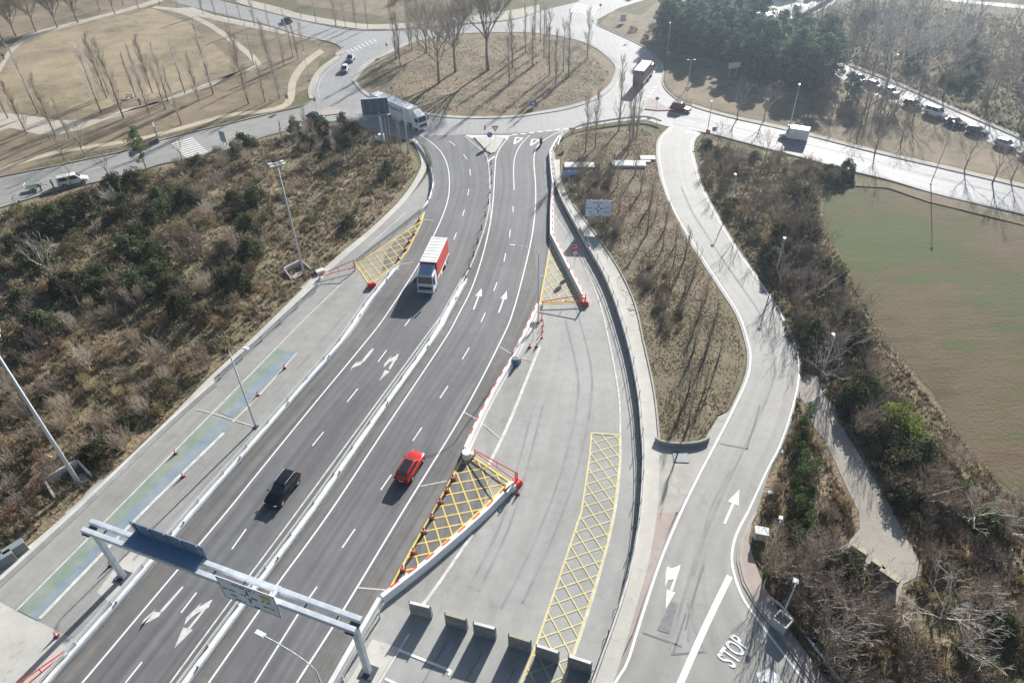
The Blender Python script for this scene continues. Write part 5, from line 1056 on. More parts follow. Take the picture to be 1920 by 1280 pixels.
# billboard seen from behind
p = G(714, 268); t = empty('billboard', (p.x + .5, p.y, .1), R(8), 'large dark billboard back on a steel post by the roundabout entry', 'billboard')
b = MB(); b.cyl((0, 0, 0), (0, 0, 6.4), .28, .24, 12); b.build('post', LAMPP, t)
b = MB(); b.box((-.6, 0, 7.5), (5.2, .3, 3.0)); b.build('panel', mat('billboard_back', (.085, .13, .19), .5, .2), t)
for k in range(4): b = MB(); b.box((-2.9 + k * 1.4, -.2, 7.5), (.1, .12, 2.9)); b.build('rib', SIGNG, t)
b = MB(); b.box((-.6, -.5, 5.9), (5.4, .9, .1)); b.build('catwalk', STEEL, t); b = MB(); b.box((-.6, 0, 9.06), (5.3, .5, .12)); b.build('top_trim', STEEL, t)
for x in (.9, 1.6): b = MB(); b.cyl((x, -.3, 0), (x, -.3, 5.9), .06); b.build('ladder_pole', STEEL, t)
blockobj('equipment_cabinet', 'white equipment cabinet at the billboard foot', 'cabinet', (716, 266), (1.2, .8, 1.6), 0, WPAINT); blockobj('rubble_block', 'pale broken block beside the billboard post', 'block', (700, 262), (1.4, .8, .5), .5, CONCL)
# magenta poster stand
p = G(296, 264); t = empty('poster_stand', (p.x, p.y, .06), R(-62), 'magenta and white poster stand on the park verge by the crossing', 'poster stand')
b = MB(); b.box((0, .2, 1.75), (3.0, .25, 3.3)); b.build('frame', mat('poster_frame', (.50, .49, .46), .6), t, bevel=.03); b = MB(); b.box((0, .06, 2.45), (2.6, .03, 1.6)); b.build('magenta_poster', mat('magenta', (.32, .04, .12), .5), t); b = MB(); b.box((0, .06, .95), (2.6, .03, 1.0)); b.build('white_poster', SIGNP, t)
b = MB(); b.box((0, .06, 1.7), (2.4, .05, .1)); b.build('divider', SIGNW, t)
# park bench, far sheds
p = G(243, 185); t = empty('park_bench', (p.x, p.y, .04), R(-15), 'pale bench on the meadow edge beside the park path', 'bench')
b = MB(); b.box((0, 0, .45), (1.8, .5, .08)); b.build('seat', CONCL, t); b = MB(); b.box((0, .25, .75), (1.8, .08, .4)); b.build('backrest', CONCL, t)
for x in (-.7, .7): b = MB(); b.box((x, 0, .2), (.1, .4, .42)); b.build('leg', STEELD, t)
def shed(label, px, dm, rz, wallM, roofM, mono=.6):
    p = G(*px); t = empty('shed', (p.x, p.y, .05), R(rz), label, 'building'); w_, d_, h_ = dm
    b = MB(); b.hexa([Vector(q) for q in [(-w_ / 2, -d_ / 2, 0), (w_ / 2, -d_ / 2, 0), (w_ / 2, d_ / 2, 0), (-w_ / 2, d_ / 2, 0), (-w_ / 2, -d_ / 2, h_ - mono), (w_ / 2, -d_ / 2, h_ - mono), (w_ / 2, d_ / 2, h_), (-w_ / 2, d_ / 2, h_)]]); b.build('wall', wallM, t)
    b = MB(); b.hexa([Vector(q) for q in [(-w_ / 2 - .3, -d_ / 2 - .3, h_ - mono + .01), (w_ / 2 + .3, -d_ / 2 - .3, h_ - mono + .01), (w_ / 2 + .3, d_ / 2 + .3, h_ + .03), (-w_ / 2 - .3, d_ / 2 + .3, h_ + .03), (-w_ / 2 - .3, -d_ / 2 - .3, h_ - mono + .2), (w_ / 2 + .3, -d_ / 2 - .3, h_ - mono + .2), (w_ / 2 + .3, d_ / 2 + .3, h_ + .22), (-w_ / 2 - .3, d_ / 2 + .3, h_ + .22)]]); b.build('roof', roofM, t)
    n = max(1, int(w_ / 3))
    for k in range(n): b = MB(); x = -w_ / 2 + w_ * (k + .5) / n; b.box((x, -d_ / 2 - .02, h_ * .42), (1.2, .06, 1.0)); b.build('window', GLASS, t)
    b = MB(); b.box((w_ / 2 + .02, 0, 1.05), (.06, 1.0, 2.1)); b.build('door', CONCD, t)
WALLG = mat('shed_wall', (.16, .22, .28), .7); ROOFG = mat('shed_roof', (.30, .33, .35), .6)
shed('grey shed with open lean-to roof behind the pines', (1440, 52), (7.5, 6, 3.4), 28, WALLG, ROOFG)
shed('long blue grey workshop on the far forecourt', (1398, 10), (13, 7, 4.5), 18, WALLG, mat('pale_blue_roof', (.35, .45, .55), .5))
shed('low workshop at the far left of the forecourt', (1345, 2), (10, 7, 3.8), 12, WALLG, MATS['pale_blue_roof'])
shed('pale block building at the right of the forecourt', (1470, -6), (9, 6, 4.2), 35, CONC, ROOFG)
shed('dark low building at the far end of the forecourt', (1540, -14), (10, 6, 4), 35, WALLG, ROOFG)
t = MB(); extrude(t, resample(GP([(1440, 66), (1470, 50), (1520, 24), (1560, 0), (1600, -24)]), step=2), [(-.1, .02), (-.1, 1.3), (.1, 1.3), (.1, .02)]); tag(t.build('boundary_wall', CONCD), 'long low wall edging the far forecourt above the scrub', 'wall')

# ============================================================ VEGETATION
rng = np.random.default_rng(11)
def soup(name, V, Fs, C, M, parent=None, quad=True):
    """mesh from numpy arrays with one colour per face"""
    me = bpy.data.meshes.new(name); k = 4 if quad else 3; nf = len(Fs)
    me.vertices.add(len(V)); me.vertices.foreach_set('co', V.astype(np.float32).ravel())
    me.loops.add(nf * k); me.loops.foreach_set('vertex_index', Fs.astype(np.int32).ravel())
    me.polygons.add(nf); me.polygons.foreach_set('loop_start', np.arange(0, nf * k, k, dtype=np.int32))
    me.update(calc_edges=True); me.validate()
    ca = me.color_attributes.new('Col', 'FLOAT_COLOR', 'CORNER')
    cc = np.ones((nf, k, 4), np.float32); cc[:, :, :3] = C[:, None, :]; ca.data.foreach_set('color', cc.ravel())
    me.materials.append(M); return link(bpy.data.objects.new(name, me), parent)
def leaves(clumps, n, size, pal, flat=0.0):
    """n leaf faces round each clump (centre, radius)"""
    cs = np.array([c for c, r in clumps]); rs = np.array([r for c, r in clumps]); m = len(clumps)
    d = rng.normal(size=(m, n, 3)); d /= np.linalg.norm(d, axis=2, keepdims=True)
    rad = rng.uniform(.35, 1, (m, n, 1)) ** .5
    p = cs[:, None, :] + d * rad * rs[:, None, None] * np.array([1, 1, .8]); p = p.reshape(-1, 3); dn = d.reshape(-1, 3)
    p[:, 2] = np.maximum(p[:, 2], .02)
    nrm = dn + rng.normal(size=p.shape) * .7; nrm /= np.linalg.norm(nrm, axis=1, keepdims=True)
    u = np.cross(nrm, rng.normal(size=p.shape)); u /= np.linalg.norm(u, axis=1, keepdims=True); v = np.cross(nrm, u)
    s = size * rng.uniform(.6, 1.3, (len(p), 1)); V = np.stack([p - u * s * .5, p + v * s * .35, p + u * s * .5, p - v * s * .35], 1).reshape(-1, 3)
    F_ = np.arange(len(p) * 4).reshape(-1, 4); pal = np.array(pal); w_ = rng.integers(0, len(pal), m); C = pal[w_][:, None, :] * rng.uniform(.7, 1.3, (m, n, 1)); return V, F_, C.reshape(-1, 3)
def segs_mesh(S, sides=3):
    """tapered twigs: S rows of (p0, p1, r0, r1)"""
    a = np.array([s[0] for s in S]); b = np.array([s[1] for s in S]); r0 = np.array([s[2] for s in S]); r1 = np.array([s[3] for s in S])
    d = b - a; d /= np.linalg.norm(d, axis=1, keepdims=True) + 1e-9; h = np.where(np.abs(d[:, 2:3]) < .9, [[0, 0, 1.]], [[1., 0, 0]]); u = np.cross(d, h); u /= np.linalg.norm(u, axis=1, keepdims=True); v = np.cross(d, u)
    V = []
    for p, r in ((a, r0), (b, r1)):
        for k in range(sides): t = 2 * math.pi * k / sides; V.append(p + (u * math.cos(t) + v * math.sin(t)) * r[:, None])
    V = np.stack(V, 1).reshape(-1, 3); base = np.arange(len(S))[:, None, None] * 2 * sides
    F_ = base + np.array([[k, (k + 1) % sides, sides + (k + 1) % sides, sides + k] for k in range(sides)])[None]; return V, F_.reshape(-1, 4)
def twig_obj(name, S, M, parent=None, sides=3):
    V, F_ = segs_mesh(S, sides); return soup(name, V, F_, np.ones((len(F_), 3)) * .3, M, parent)
def grow(S, p, d, L, r, depth, spread, up, kids, rnd, bend=.15, taper=.6, minr=.011):
    """recursive branch"""
    n = 3; q = p
    for i in range(n):
        d2 = (d + Vector((rnd.gauss(0, bend), rnd.gauss(0, bend), up * .12))).normalized(); e = q + d2 * (L / n)
        ra = r * (1 - (1 - taper) * i / n); rb = r * (1 - (1 - taper) * (i + 1) / n); S.append((tuple(q), tuple(e), max(ra, minr), max(rb, minr)))
        if depth > 0 and i > 0 or (depth > 0 and i == 0 and rnd.random() < .4):
            for _ in range(kids if i == n - 1 else max(1, kids - 1)):
                ax = Vector((rnd.gauss(0, 1), rnd.gauss(0, 1), rnd.gauss(0, .4))).normalized(); nd = (d2 + ax * spread + Vector((0, 0, up * .3))).normalized()
                grow(S, e, nd, L * rnd.uniform(.5, .75), rb * .62, depth - 1, spread, up, kids, rnd, bend, taper, minr)
        q = e; d = d2
def bare_tree(name, seed, Ht=12, trunk_h=3, spread=.75, r=.22, depth=3, limbs=5, M=None, up=.6, kids=2, tw=.013):
    rnd = random.Random(seed); t = empty(name); T = MB(); p = Vector((0, 0, -.1)); top = Vector((rnd.uniform(-.2, .2), rnd.uniform(-.2, .2), trunk_h)); T.cyl(p, top, r * 1.15, r * .85, 9); 
    lead = top + Vector((rnd.uniform(-.3, .3), rnd.uniform(-.3, .3), (Ht - trunk_h) * .35)); T.cyl(top, lead, r * .8, r * .45, 7); T.build('trunk', BARK, t, True)
    S = []
    for k in range(limbs):
        a = 2 * math.pi * k / limbs + rnd.uniform(-.4, .4); o_ = top.lerp(lead, rnd.random()); grow(S, o_, Vector((math.cos(a) * spread, math.sin(a) * spread, 1)).normalized(), (Ht - trunk_h) * rnd.uniform(.42, .56), r * .5, depth, .65, up, kids, rnd, minr=tw)
    grow(S, lead, Vector((0, 0, 1)), (Ht - trunk_h) * .35, r * .4, depth - 1, .6, up, kids, rnd, minr=tw)
    twig_obj('crown', S, M or TWIG, t); return t
def poplar(name, seed, Ht=13, wd=1.0, n=70, M=None, tw=.013):
    rnd = random.Random(seed); t = empty(name); T = MB(); q = Vector((0, 0, -.1)); pts = [q]
    for i in range(5): q = Vector((rnd.uniform(-.12, .12) * i * .6, rnd.uniform(-.12, .12) * i * .6, Ht * (i + 1) / 5)); pts.append(q)
    for i in range(5): T.cyl(pts[i], pts[i + 1], .15 * (1 - i * .19), .15 * (1 - (i + 1) * .19) + .004, 7)
    T.build('trunk', BARK, t, True); S = []
    for k in range(n):
        f = rnd.uniform(.06, .97) ** .9; i = min(4, int(f * 5)); o_ = pts[i].lerp(pts[i + 1], f * 5 - i); a = rnd.uniform(0, 6.28); L = (1.0 - f * .55) * rnd.uniform(1.0, 2.6) * (wd * .5 + .5)
        d = Vector((math.cos(a) * .42 * wd, math.sin(a) * .42 * wd, 1)).normalized(); grow(S, o_, d, L, .032, 1, .35, .9, 3, rnd, .1, .5, tw)
    twig_obj('crown', S, M or TWIG, t); return t
def blob_clumps(rnd, rx, rz, z0, n, cr):
    out = []
    for _ in range(n):
        a = rnd.uniform(0, 6.28); e = rnd.uniform(-.1, 1); rr_ = math.sqrt(max(0, 1 - e * e)) * rnd.uniform(.45, 1.0); out.append(((math.cos(a) * rx * rr_ * rnd.uniform(.8, 1.15), math.sin(a) * rx * rr_ * rnd.uniform(.8, 1.15), z0 + rz * max(e, 0) * rnd.uniform(.7, 1)), cr * rnd.uniform(.6, 1.3)))
    return out
def leafy_shrub(name, seed, rx=1.6, rz=1.8, pal=None, n=26, per=46, leaf=.22, cr=.55):
    rnd = random.Random(seed); V, F_, C = leaves(blob_clumps(rnd, rx, rz, .25, n, cr), per, leaf, pal); return soup(name, V, F_, C, LEAF)
def twiggy_shrub(name, seed, Ht=2.2, n=34, spread=.7, M=None, depth=2, r=.022):
    rnd = random.Random(seed); S = []
    for k in range(n):
        a = rnd.uniform(0, 6.28); s = rnd.uniform(.1, spread); grow(S, Vector((math.cos(a) * .25, math.sin(a) * .25, 0)), Vector((math.cos(a) * s, math.sin(a) * s, 1)).normalized(), Ht * rnd.uniform(.35, .6), r, depth, .5, .4, 2, rnd, .15, .6, .010)
    return twig_obj(name, S, M or TWIG)
def mixed_shrub(name, seed, pal, Ht=2.2, rx=1.4, M=None, leafn=16):
    """dry bush: twigs with the last brown leaves hanging on, one mesh of two materials"""
    rnd = random.Random(seed); S = []
    for k in range(16):
        a = rnd.uniform(0, 6.28); s = rnd.uniform(.1, .8); grow(S, Vector((math.cos(a) * .2, math.sin(a) * .2, 0)), Vector((math.cos(a) * s, math.sin(a) * s, 1)).normalized(), Ht * rnd.uniform(.35, .6), .022, 2, .5, .4, 2, rnd, .15, .6, .010)
    V1, F1 = segs_mesh(S); V2, F2, C2 = leaves(blob_clumps(rnd, rx, Ht * .8, .3, leafn, .5), 30, .15, pal)
    C1 = np.tile(np.array([[.36, .30, .23]]), (len(F1), 1)); return soup(name, np.concatenate([V1, V2]), np.concatenate([F1, F2 + len(V1)]), np.concatenate([C1, C2]), LEAF)
PAL_EV = [(.07, .08, .04), (.10, .11, .055), (.14, .145, .08), (.085, .095, .05)]
PAL_OL = [(.17, .155, .09), (.24, .20, .125), (.13, .13, .07), (.29, .235, .15)]
PAL_DRY = [(.34, .22, .12), (.42, .29, .17), (.28, .18, .11), (.46, .35, .21)]
PAL_YEL = [(.22, .25, .06), (.30, .32, .08), (.15, .19, .05)]
PAL_CON = [(.06, .09, .035), (.085, .125, .045), (.12, .16, .06)]
protos = {
 'ev': [leafy_shrub('evergreen_shrub', 1, 2.0, 2.6, PAL_EV, 44, 60, .24, .62), leafy_shrub('evergreen_shrub', 2, 1.7, 3.2, PAL_EV, 44, 60, .24, .58), leafy_shrub('evergreen_shrub', 3, 2.3, 2.1, PAL_EV, 48, 60, .24, .6)],
 'ol': [leafy_shrub('olive_shrub', 4, 1.4, 1.5, PAL_OL, 26, 50, .17, .45), leafy_shrub('olive_shrub', 5, 1.7, 1.9, PAL_OL, 30, 50, .17, .45), mixed_shrub('olive_shrub', 6, PAL_OL, 2.2, 1.4)],
 'bare': [twiggy_shrub('bare_shrub', 7, 2.4, 34), twiggy_shrub('bare_shrub', 8, 3.0, 30, .6), twiggy_shrub('bare_shrub', 9, 2.0, 34, .9, TWIGD)],
 'dry': [mixed_shrub('dry_leaved_shrub', 10, PAL_DRY), mixed_shrub('dry_leaved_shrub', 12, PAL_DRY, 1.7, 1.2), mixed_shrub('dry_leaved_shrub', 13, [(.16, .09, .07), (.20, .12, .09)], 2.0, 1.5)],
 'yel': [leafy_shrub('yellow_green_shrub', 14, 1.6, 2.4, PAL_YEL, 34, 55, .2, .5)],
 'con': [leafy_shrub('young_conifer', 15, .62, 3.4, PAL_CON, 26, 44, .16, .42), leafy_shrub('young_conifer', 16, .75, 2.8, PAL_CON, 26, 44, .16, .42)],
 'pale': [twiggy_shrub('pale_shrub', 17, 3.0, 26, .8, TWIGP, 2, .03), twiggy_shrub('pale_shrub', 18, 3.6, 22, .7, TWIGP, 2, .03)],
 'reed': [twiggy_shrub('reed_clump', 19, 1.8, 60, .5, mat('reed', (.40, .33, .20), .9, obj_var=.15), 1, .016)],
 'bt': [bare_tree('bare_tree', 21, 6.5, 1.4, .8, .13, 3, 5, None, .5, 2, .012), bare_tree('bare_tree', 22, 7.5, 1.8, .6, .13, 3, 5, TWIGD, .6, 2, .012)],
 'pt': [bare_tree('pale_tree', 23, 6.5, 1.2, .95, .12, 3, 6, TWIGP, .3, 2, .013), bare_tree('pale_tree', 24, 8, 1.6, .9, .14, 3, 6, TWIGP, .4, 2, .013)],
 'big': [bare_tree('bare_tree', 25, 17, 4.0, .6, .34, 3, 9, TWIGD, .7, 3, .015), bare_tree('bare_tree', 26, 15, 3.6, .75, .30, 3, 9, TWIGD, .6, 3, .015), bare_tree('bare_tree', 27, 15, 3.2, .9, .30, 3, 9, TWIG, .5, 3, .015)],
 'pop': [poplar('poplar_tree', 31, 13, 1.0, 75), poplar('poplar_tree', 32, 13, .8, 70, TWIGP), poplar('poplar_tree', 33, 13, 1.35, 90), poplar('poplar_tree', 36, 13, 1.1, 60), poplar('poplar_tree', 37, 13, 1.6, 80, TWIGP)],
 'sap': [poplar('sapling', 34, 5, .7, 16, None, .011), poplar('sapling', 35, 5, 1.0, 20, None, .011)],
}
def pine(seed, Ht=10, w=3.4):
    rnd = random.Random(seed); t = empty('pine_tree'); T = MB(); T.cyl((0, 0, -.1), (.2, .1, Ht * .62), .26, .17, 9); T.cyl((.2, .1, Ht * .62), (.3, .2, Ht * .85), .16, .07, 7)
    for k in range(6): a = k * 1.05; T.cyl((.2, .1, Ht * (.42 + .06 * k)), (math.cos(a) * w * .6, math.sin(a) * w * .6, Ht * (.58 + .05 * k)), .09, .03, 5)
    T.build('trunk', BARK, t, True); cl = []
    for _ in range(64):
        a = rnd.uniform(0, 6.28); f = rnd.random(); z = Ht * (.20 + .76 * f); rr_ = w * math.sqrt(max(.05, 1 - (2 * f - .75) ** 2 * .75)) * rnd.uniform(.25, 1); cl.append(((math.cos(a) * rr_, math.sin(a) * rr_, z), rnd.uniform(.55, .95)))
    V, F_, C = leaves(cl, 75, .36, [(.07, .10, .065), (.10, .135, .085), (.14, .18, .11), (.18, .22, .14)]); soup('crown', V, F_, C, LEAF, t); return t
protos['pine'] = [pine(41), pine(42, 9, 3.0), pine(43, 11, 3.8)]
VR = random.Random(99)
AVOID = [(G(x, y), r) for x, y, r in ((1680, 800, 3.2), (1702, 822, 2.6), (1720, 868, 2.2), (1800, 918, 2.0), (1640, 1245, 2.2), (395, 412, 2.0), (214, 388, 2.0), (1742, 1180, 2.0))]
def veg(kind, x, y, s=1.0, label=None, group=None, cat=None, z=None, lean=None):
    pr = VR.choice(protos[kind]); sv = (s * VR.uniform(.88, 1.12), s * VR.uniform(.88, 1.12), s * VR.uniform(.85, 1.15)) if pr.type == 'MESH' else s
    return place(pr, (x, y, (gh(x, y) if z is None else z) - .03), VR.uniform(0, 6.28), sv, label, group, cat)
KL = {'ev': ('dark rounded evergreen shrub', 'shrub'), 'ol': ('dull olive bushy shrub', 'shrub'), 'bare': ('leafless twiggy grey shrub', 'shrub'), 'dry': ('rusty dry leaved shrub', 'shrub'), 'yel': ('bright yellow green shrub', 'shrub'), 'con': ('slim bright green young conifer', 'conifer'), 'pale': ('shrub of pale stems', 'shrub'), 'reed': ('straw coloured reed clump', 'reeds'), 'bt': ('small dark leafless tree', 'tree'), 'pt': ('pale spreading leafless tree', 'tree'), 'pine': ('dark rounded pine tree', 'pine'), 'pop': ('tall slender leafless poplar', 'poplar'), 'sap': ('thin young leafless sapling', 'sapling'), 'big': ('large leafless tree with spreading limbs', 'tree')}
def fill(polypx, spec, where, gap=1.0, tries=6000):
    """spread individual plants over a patch; spec = {kind: (count, smin, smax)}"""
    P = GP(polypx); xs = [p.x for p in P]; ys = [p.y for p in P]; placed = []; made = {}
    jobs = [(k, a, b) for k, (n, a, b) in spec.items() for _ in range(n)]; VR.shuffle(jobs); jobs.sort(key=lambda j: -j[2])
    for k, a, b in jobs:
        for _ in range(60):
            x = VR.uniform(min(xs), max(xs)); y = VR.uniform(min(ys), max(ys)); s = VR.uniform(a, b); rad = {'ev': 1.7, 'pine': 2.4, 'con': .7, 'sap': .8, 'pop': 1}.get(k, 1.15) * s * gap
            if inside(P, x, y) and not any(inside(fp, x, y) for fp in FLAT) and all((x - a_.x) ** 2 + (y - a_.y) ** 2 > r_ * r_ for a_, r_ in AVOID) and all((x - q[0]) ** 2 + (y - q[1]) ** 2 > ((rad + q[2]) * .62) ** 2 for q in placed):
                placed.append((x, y, rad)); lab, cat = KL[k]; made.setdefault(k, []).append((x / y, veg(k, x, y, s, lab, lab + 's ' + where, cat))); break
    for k, L_ in made.items():
        L_.sort(key=lambda q: q[0])
        for i, (_, o) in enumerate(L_): o['label'] = '%s, %s from left %s' % (KL[k][0], nth(i + 1), where)
# left thicket, patch by patch
fill([(0, 425), (120, 375), (330, 330), (330, 450), (300, 600), (120, 640), (0, 640)], {'ev': (28, .95, 1.5), 'ol': (20, .8, 1.3), 'bare': (24, .8, 1.3), 'dry': (14, .7, 1.1), 'reed': (4, .8, 1.1), 'yel': (2, .5, .7)}, 'in the dense thicket below the parked van')
fill([(330, 325), (480, 272), (500, 400), (520, 560), (430, 640), (300, 600), (330, 450)], {'ev': (12, .8, 1.25), 'ol': (22, .8, 1.3), 'bare': (20, .8, 1.4), 'dry': (16, .7, 1.1), 'reed': (4, .8, 1.1), 'yel': (2, .4, .6)}, 'in the thicket left of the far light mast')
fill([(480, 268), (655, 238), (715, 258), (770, 300), (755, 345), (690, 420), (630, 470), (570, 505), (520, 500), (500, 400)], {'ev': (3, .5, .8), 'ol': (18, .4, .9), 'bare': (12, .5, .9), 'dry': (12, .4, .8), 'reed': (6, .6, 1.0)}, 'on the bank between billboard and far mast')
fill([(540, 262), (600, 236), (660, 234), (712, 254), (700, 272), (600, 285)], {'ev': (8, .7, 1.0), 'bare': (6, .7, 1.0)}, 'in the dark hedge beside the roundabout entry')
fill([(0, 640), (120, 640), (300, 600), (430, 640), (400, 690), (290, 790), (215, 868), (190, 860), (0, 720)], {'ev': (2, .6, .9), 'ol': (14, .6, 1.0), 'bare': (20, .7, 1.2), 'dry': (20, .6, 1.0), 'reed': (12, .6, 1.1)}, 'in the brush between the two tall masts')
fill([(-60, 720), (0, 720), (190, 860), (110, 935), (40, 1010), (-60, 1080)], {'ol': (7, .6, .9), 'bare': (20, .6, 1.2), 'dry': (13, .6, 1.0), 'reed': (3, .6, 1.0)}, 'at the left frame edge below the tall mast')
for x, y, s, k, l in [(395, 408, .8, 'pale', 'fan of white bare stems in the middle of the upper left thicket'), (214, 385, .9, 'pale', 'fan of white bare stems below the parked white van'), (98, 520, .8, 'pt', 'leaning pale trunked tree among dark evergreens at far left'), (275, 305, 1, 'ev', None), (452, 350, .7, 'dry', 'orange brown leaved bush near the top of the left thicket')]:
    if l: p = G(x, y); veg(k, p.x, p.y, s, l, None, KL[k][1])
# right thicket
fill([(1316, 272), (1440, 292), (1550, 322), (1560, 345), (1530, 372), (1480, 380), (1420, 460), (1350, 385), (1318, 330)], {'ev': (5, .5, .8), 'ol': (16, .6, 1.0), 'bare': (26, .7, 1.1), 'dry': (12, .6, .9), 'bt': (6, .6, .9)}, 'between the service road mouth and the avenue')
fill([(1480, 380), (1505, 372), (1520, 440), (1560, 545), (1612, 655), (1668, 745), (1630, 765), (1560, 690), (1515, 660), (1500, 620), (1460, 550), (1420, 480)], {'ev': (14, .8, 1.2), 'ol': (14, .8, 1.2), 'bare': (22, .9, 1.3), 'dry': (6, .7, 1.0), 'bt': (12, .7, 1.0)}, 'in the dark belt between service road and field')
fill([(1570, 760), (1630, 765), (1675, 750), (1770, 850), (1825, 930), (1750, 980), (1700, 980), (1670, 920), (1620, 840)], {'ev': (9, .7, 1.1), 'ol': (12, .6, 1.0), 'bare': (16, .7, 1.1), 'dry': (10, .6, .9), 'bt': (4, .6, .8)}, 'between the pink path and the field')
fill([(1700, 980), (1850, 920), (1990, 1010), (2060, 1390), (1700, 1400), (1700, 1150), (1745, 1080)], {'ev': (5, .5, .8), 'ol': (18, .5, .9), 'bare': (26, .6, 1.0), 'dry': (18, .5, .9), 'reed': (4, .6, .9)}, 'in the brown brush at the lower right')
fill([(1440, 1050), (1500, 1040), (1560, 1030), (1580, 1080), (1640, 1150), (1700, 1180), (1700, 1390), (1640, 1390), (1560, 1270), (1495, 1190), (1452, 1110)], {'ol': (4, .6, .9), 'bare': (22, .9, 1.4), 'dry': (8, .6, .9), 'ev': (8, .9, 1.2), 'bt': (9, .7, .95)}, 'in the dark hollow below the pink path')
fill([(1420, 960), (1462, 880), (1490, 800), (1515, 790), (1560, 870), (1600, 950), (1600, 985), (1560, 1020), (1450, 1030)], {'dry': (14, .4, .7), 'ol': (8, .35, .6), 'bare': (8, .4, .6)}, 'on the bank between service road and pink path')
for i, (x, y) in enumerate([(1508, 800), (1500, 835), (1496, 860), (1498, 890), (1492, 915), (1516, 905), (1490, 945), (1512, 940), (1486, 975), (1508, 972), (1484, 1005), (1508, 1000), (1488, 1030)]):
    p = G(x, y); veg('con', p.x, p.y, VR.uniform(.85, 1.05), 'slim bright green conifer, %s from top in the double row by the road' % nth(i + 1), 'young conifers beside the service road', 'conifer')
for x, y, s, k, l in [(1680, 796, 1.15, 'yel', 'larger yellow green bush in the belt beside the field'), (1704, 822, .95, 'yel', 'smaller bright yellow bush right beside its larger twin'), (1722, 862, .9, 'ev', 'green bush below the two yellow ones at the field edge'), (1800, 915, .6, 'yel', 'low yellow green bush further down the field edge'),
    (1540, 715, .75, 'pt', 'pale bare tree beside the service road bend'), (1742, 1180, 1.0, 'pt', 'wide pale leafless tree beside the lower end of the pink path'), (1800, 1235, .7, 'pt', 'pale leafless tree at lower right by the frame edge'), (1568, 1215, .7, 'pt', 'round pale leafless tree in the dark hollow'), (1640, 1240, .7, 'dry', 'orange brown leaved bush shining in the dark hollow'), (1815, 985, .7, 'pt', 'pale leafless tree at the field corner'), (1885, 1015, .8, 'pt', 'pale leafless tree at the right frame edge by the field'), (1525, 1060, .5, 'pt', 'small pale leafless tree above the lamp plinth')]:
    p = G(x, y); veg(k, p.x, p.y, s, l, None, KL[k][1])
# central verge saplings and shrubs
for i, (x, y) in enumerate([(1158, 350), (1201, 362), (1220, 385), (1160, 400), (1228, 412), (1213, 440), (1247, 430), (1242, 470), (1266, 460), (1262, 500), (1284, 486), (1300, 522), (1283, 552), (1322, 565), (1309, 600), (1338, 612), (1300, 660), (1325, 660), (1345, 680), (1290, 740), (1320, 735), (1290, 800), (1150, 330), (1190, 330)]):
    p = G(x, y); veg('sap', p.x, p.y, VR.uniform(.7, 1.05), 'thin leafless sapling, %s from the top of the central verge' % nth(i + 1), 'saplings planted on the central verge', 'sapling')
fill([(1060, 330), (1110, 300), (1150, 330), (1140, 380), (1180, 460), (1150, 480), (1100, 410)], {'bare': (26, .6, 1.0), 'ol': (5, .4, .6), 'dry': (6, .4, .7)}, 'on the central verge round the diagram sign')
fill([(1190, 480), (1240, 500), (1290, 600), (1260, 640), (1220, 600)], {'bare': (16, .4, .75), 'ol': (8, .3, .5), 'dry': (6, .3, .5)}, 'in the middle of the central verge')
# park poplars: (base x, base y, height)
pops = [(15, 222, 11), (50, 252, 10), (71, 212, 13), (105, 257, 11), (130, 260, 8), (190, 212, 13), (200, 184, 12), (204, 177, 9), (232, 222, 15), (255, 183, 9), (268, 176, 10), (280, 214, 10), (286, 175, 11), (316, 193, 12), (310, 205, 11), (340, 233, 11), (347, 175, 11), (373, 187, 9), (400, 177, 14.6), (466, 195, 14), (497, 191, 8), (524, 185, 9), (476, 122, 9), (503, 116, 9), (512, 140, 10), (533, 123, 8), (549, 106, 7), (559, 112, 8), (570, 98, 7)]
pops.sort()
for i, (x, y, h) in enumerate(pops):
    p = G(x, y); veg('pop', p.x, p.y, h / 11.5, 'slender leafless poplar, %s from the left in the park rows' % nth(i + 1), 'poplars along the park paths', 'poplar')
for i, (x, y, h) in enumerate([(381, 27, 8), (404, 30, 6), (333, 15, 5), (430, 42, 6), (452, 40, 6), (478, 50, 9), (506, 55, 7), (537, 64, 7), (565, 36, 8), (593, 42, 9), (630, 50, 9), (648, 52, 8), (668, 52, 8), (690, 55, 9)]):
    p = G(x, y); veg('pop', p.x, p.y, h / 13, 'small leafless street tree, %s from the left along the far street' % nth(i + 1), 'young trees along the far street', 'tree')
isl_p = [(743, 113, 14), (751, 125, 13), (773, 96, 12), (785, 86, 11), (768, 88, 12), (955, 162, 15), (961, 128, 13), (998, 125, 12), (1003, 75, 11), (1013, 80, 12), (1024, 92, 11), (1030, 142, 15), (1042, 156, 12), (1056, 135, 12), (1066, 146, 15), (1020, 110, 13), (1101, 112, 12), (985, 100, 12)]
for i, (x, y, h) in enumerate(sorted(isl_p)):
    p = G(x, y); veg('pop', p.x, p.y, h / 13, 'tall leafless poplar on the roundabout island, %s from the left' % nth(i + 1), 'poplars on the roundabout island', 'poplar')
for (x, y, s, l) in [(823, 157, 1.05, 'left and nearest big leafless tree on the roundabout island'), (854, 136, .9, 'middle big leafless tree on the roundabout island'), (915, 133, 1.15, 'right and largest big leafless tree on the roundabout island'), (800, 100, .7, 'smaller leafless tree at the back of the roundabout island')]:
    p = G(x, y); veg('big', p.x, p.y, s, l, 'big bare trees on the roundabout island', 'tree')
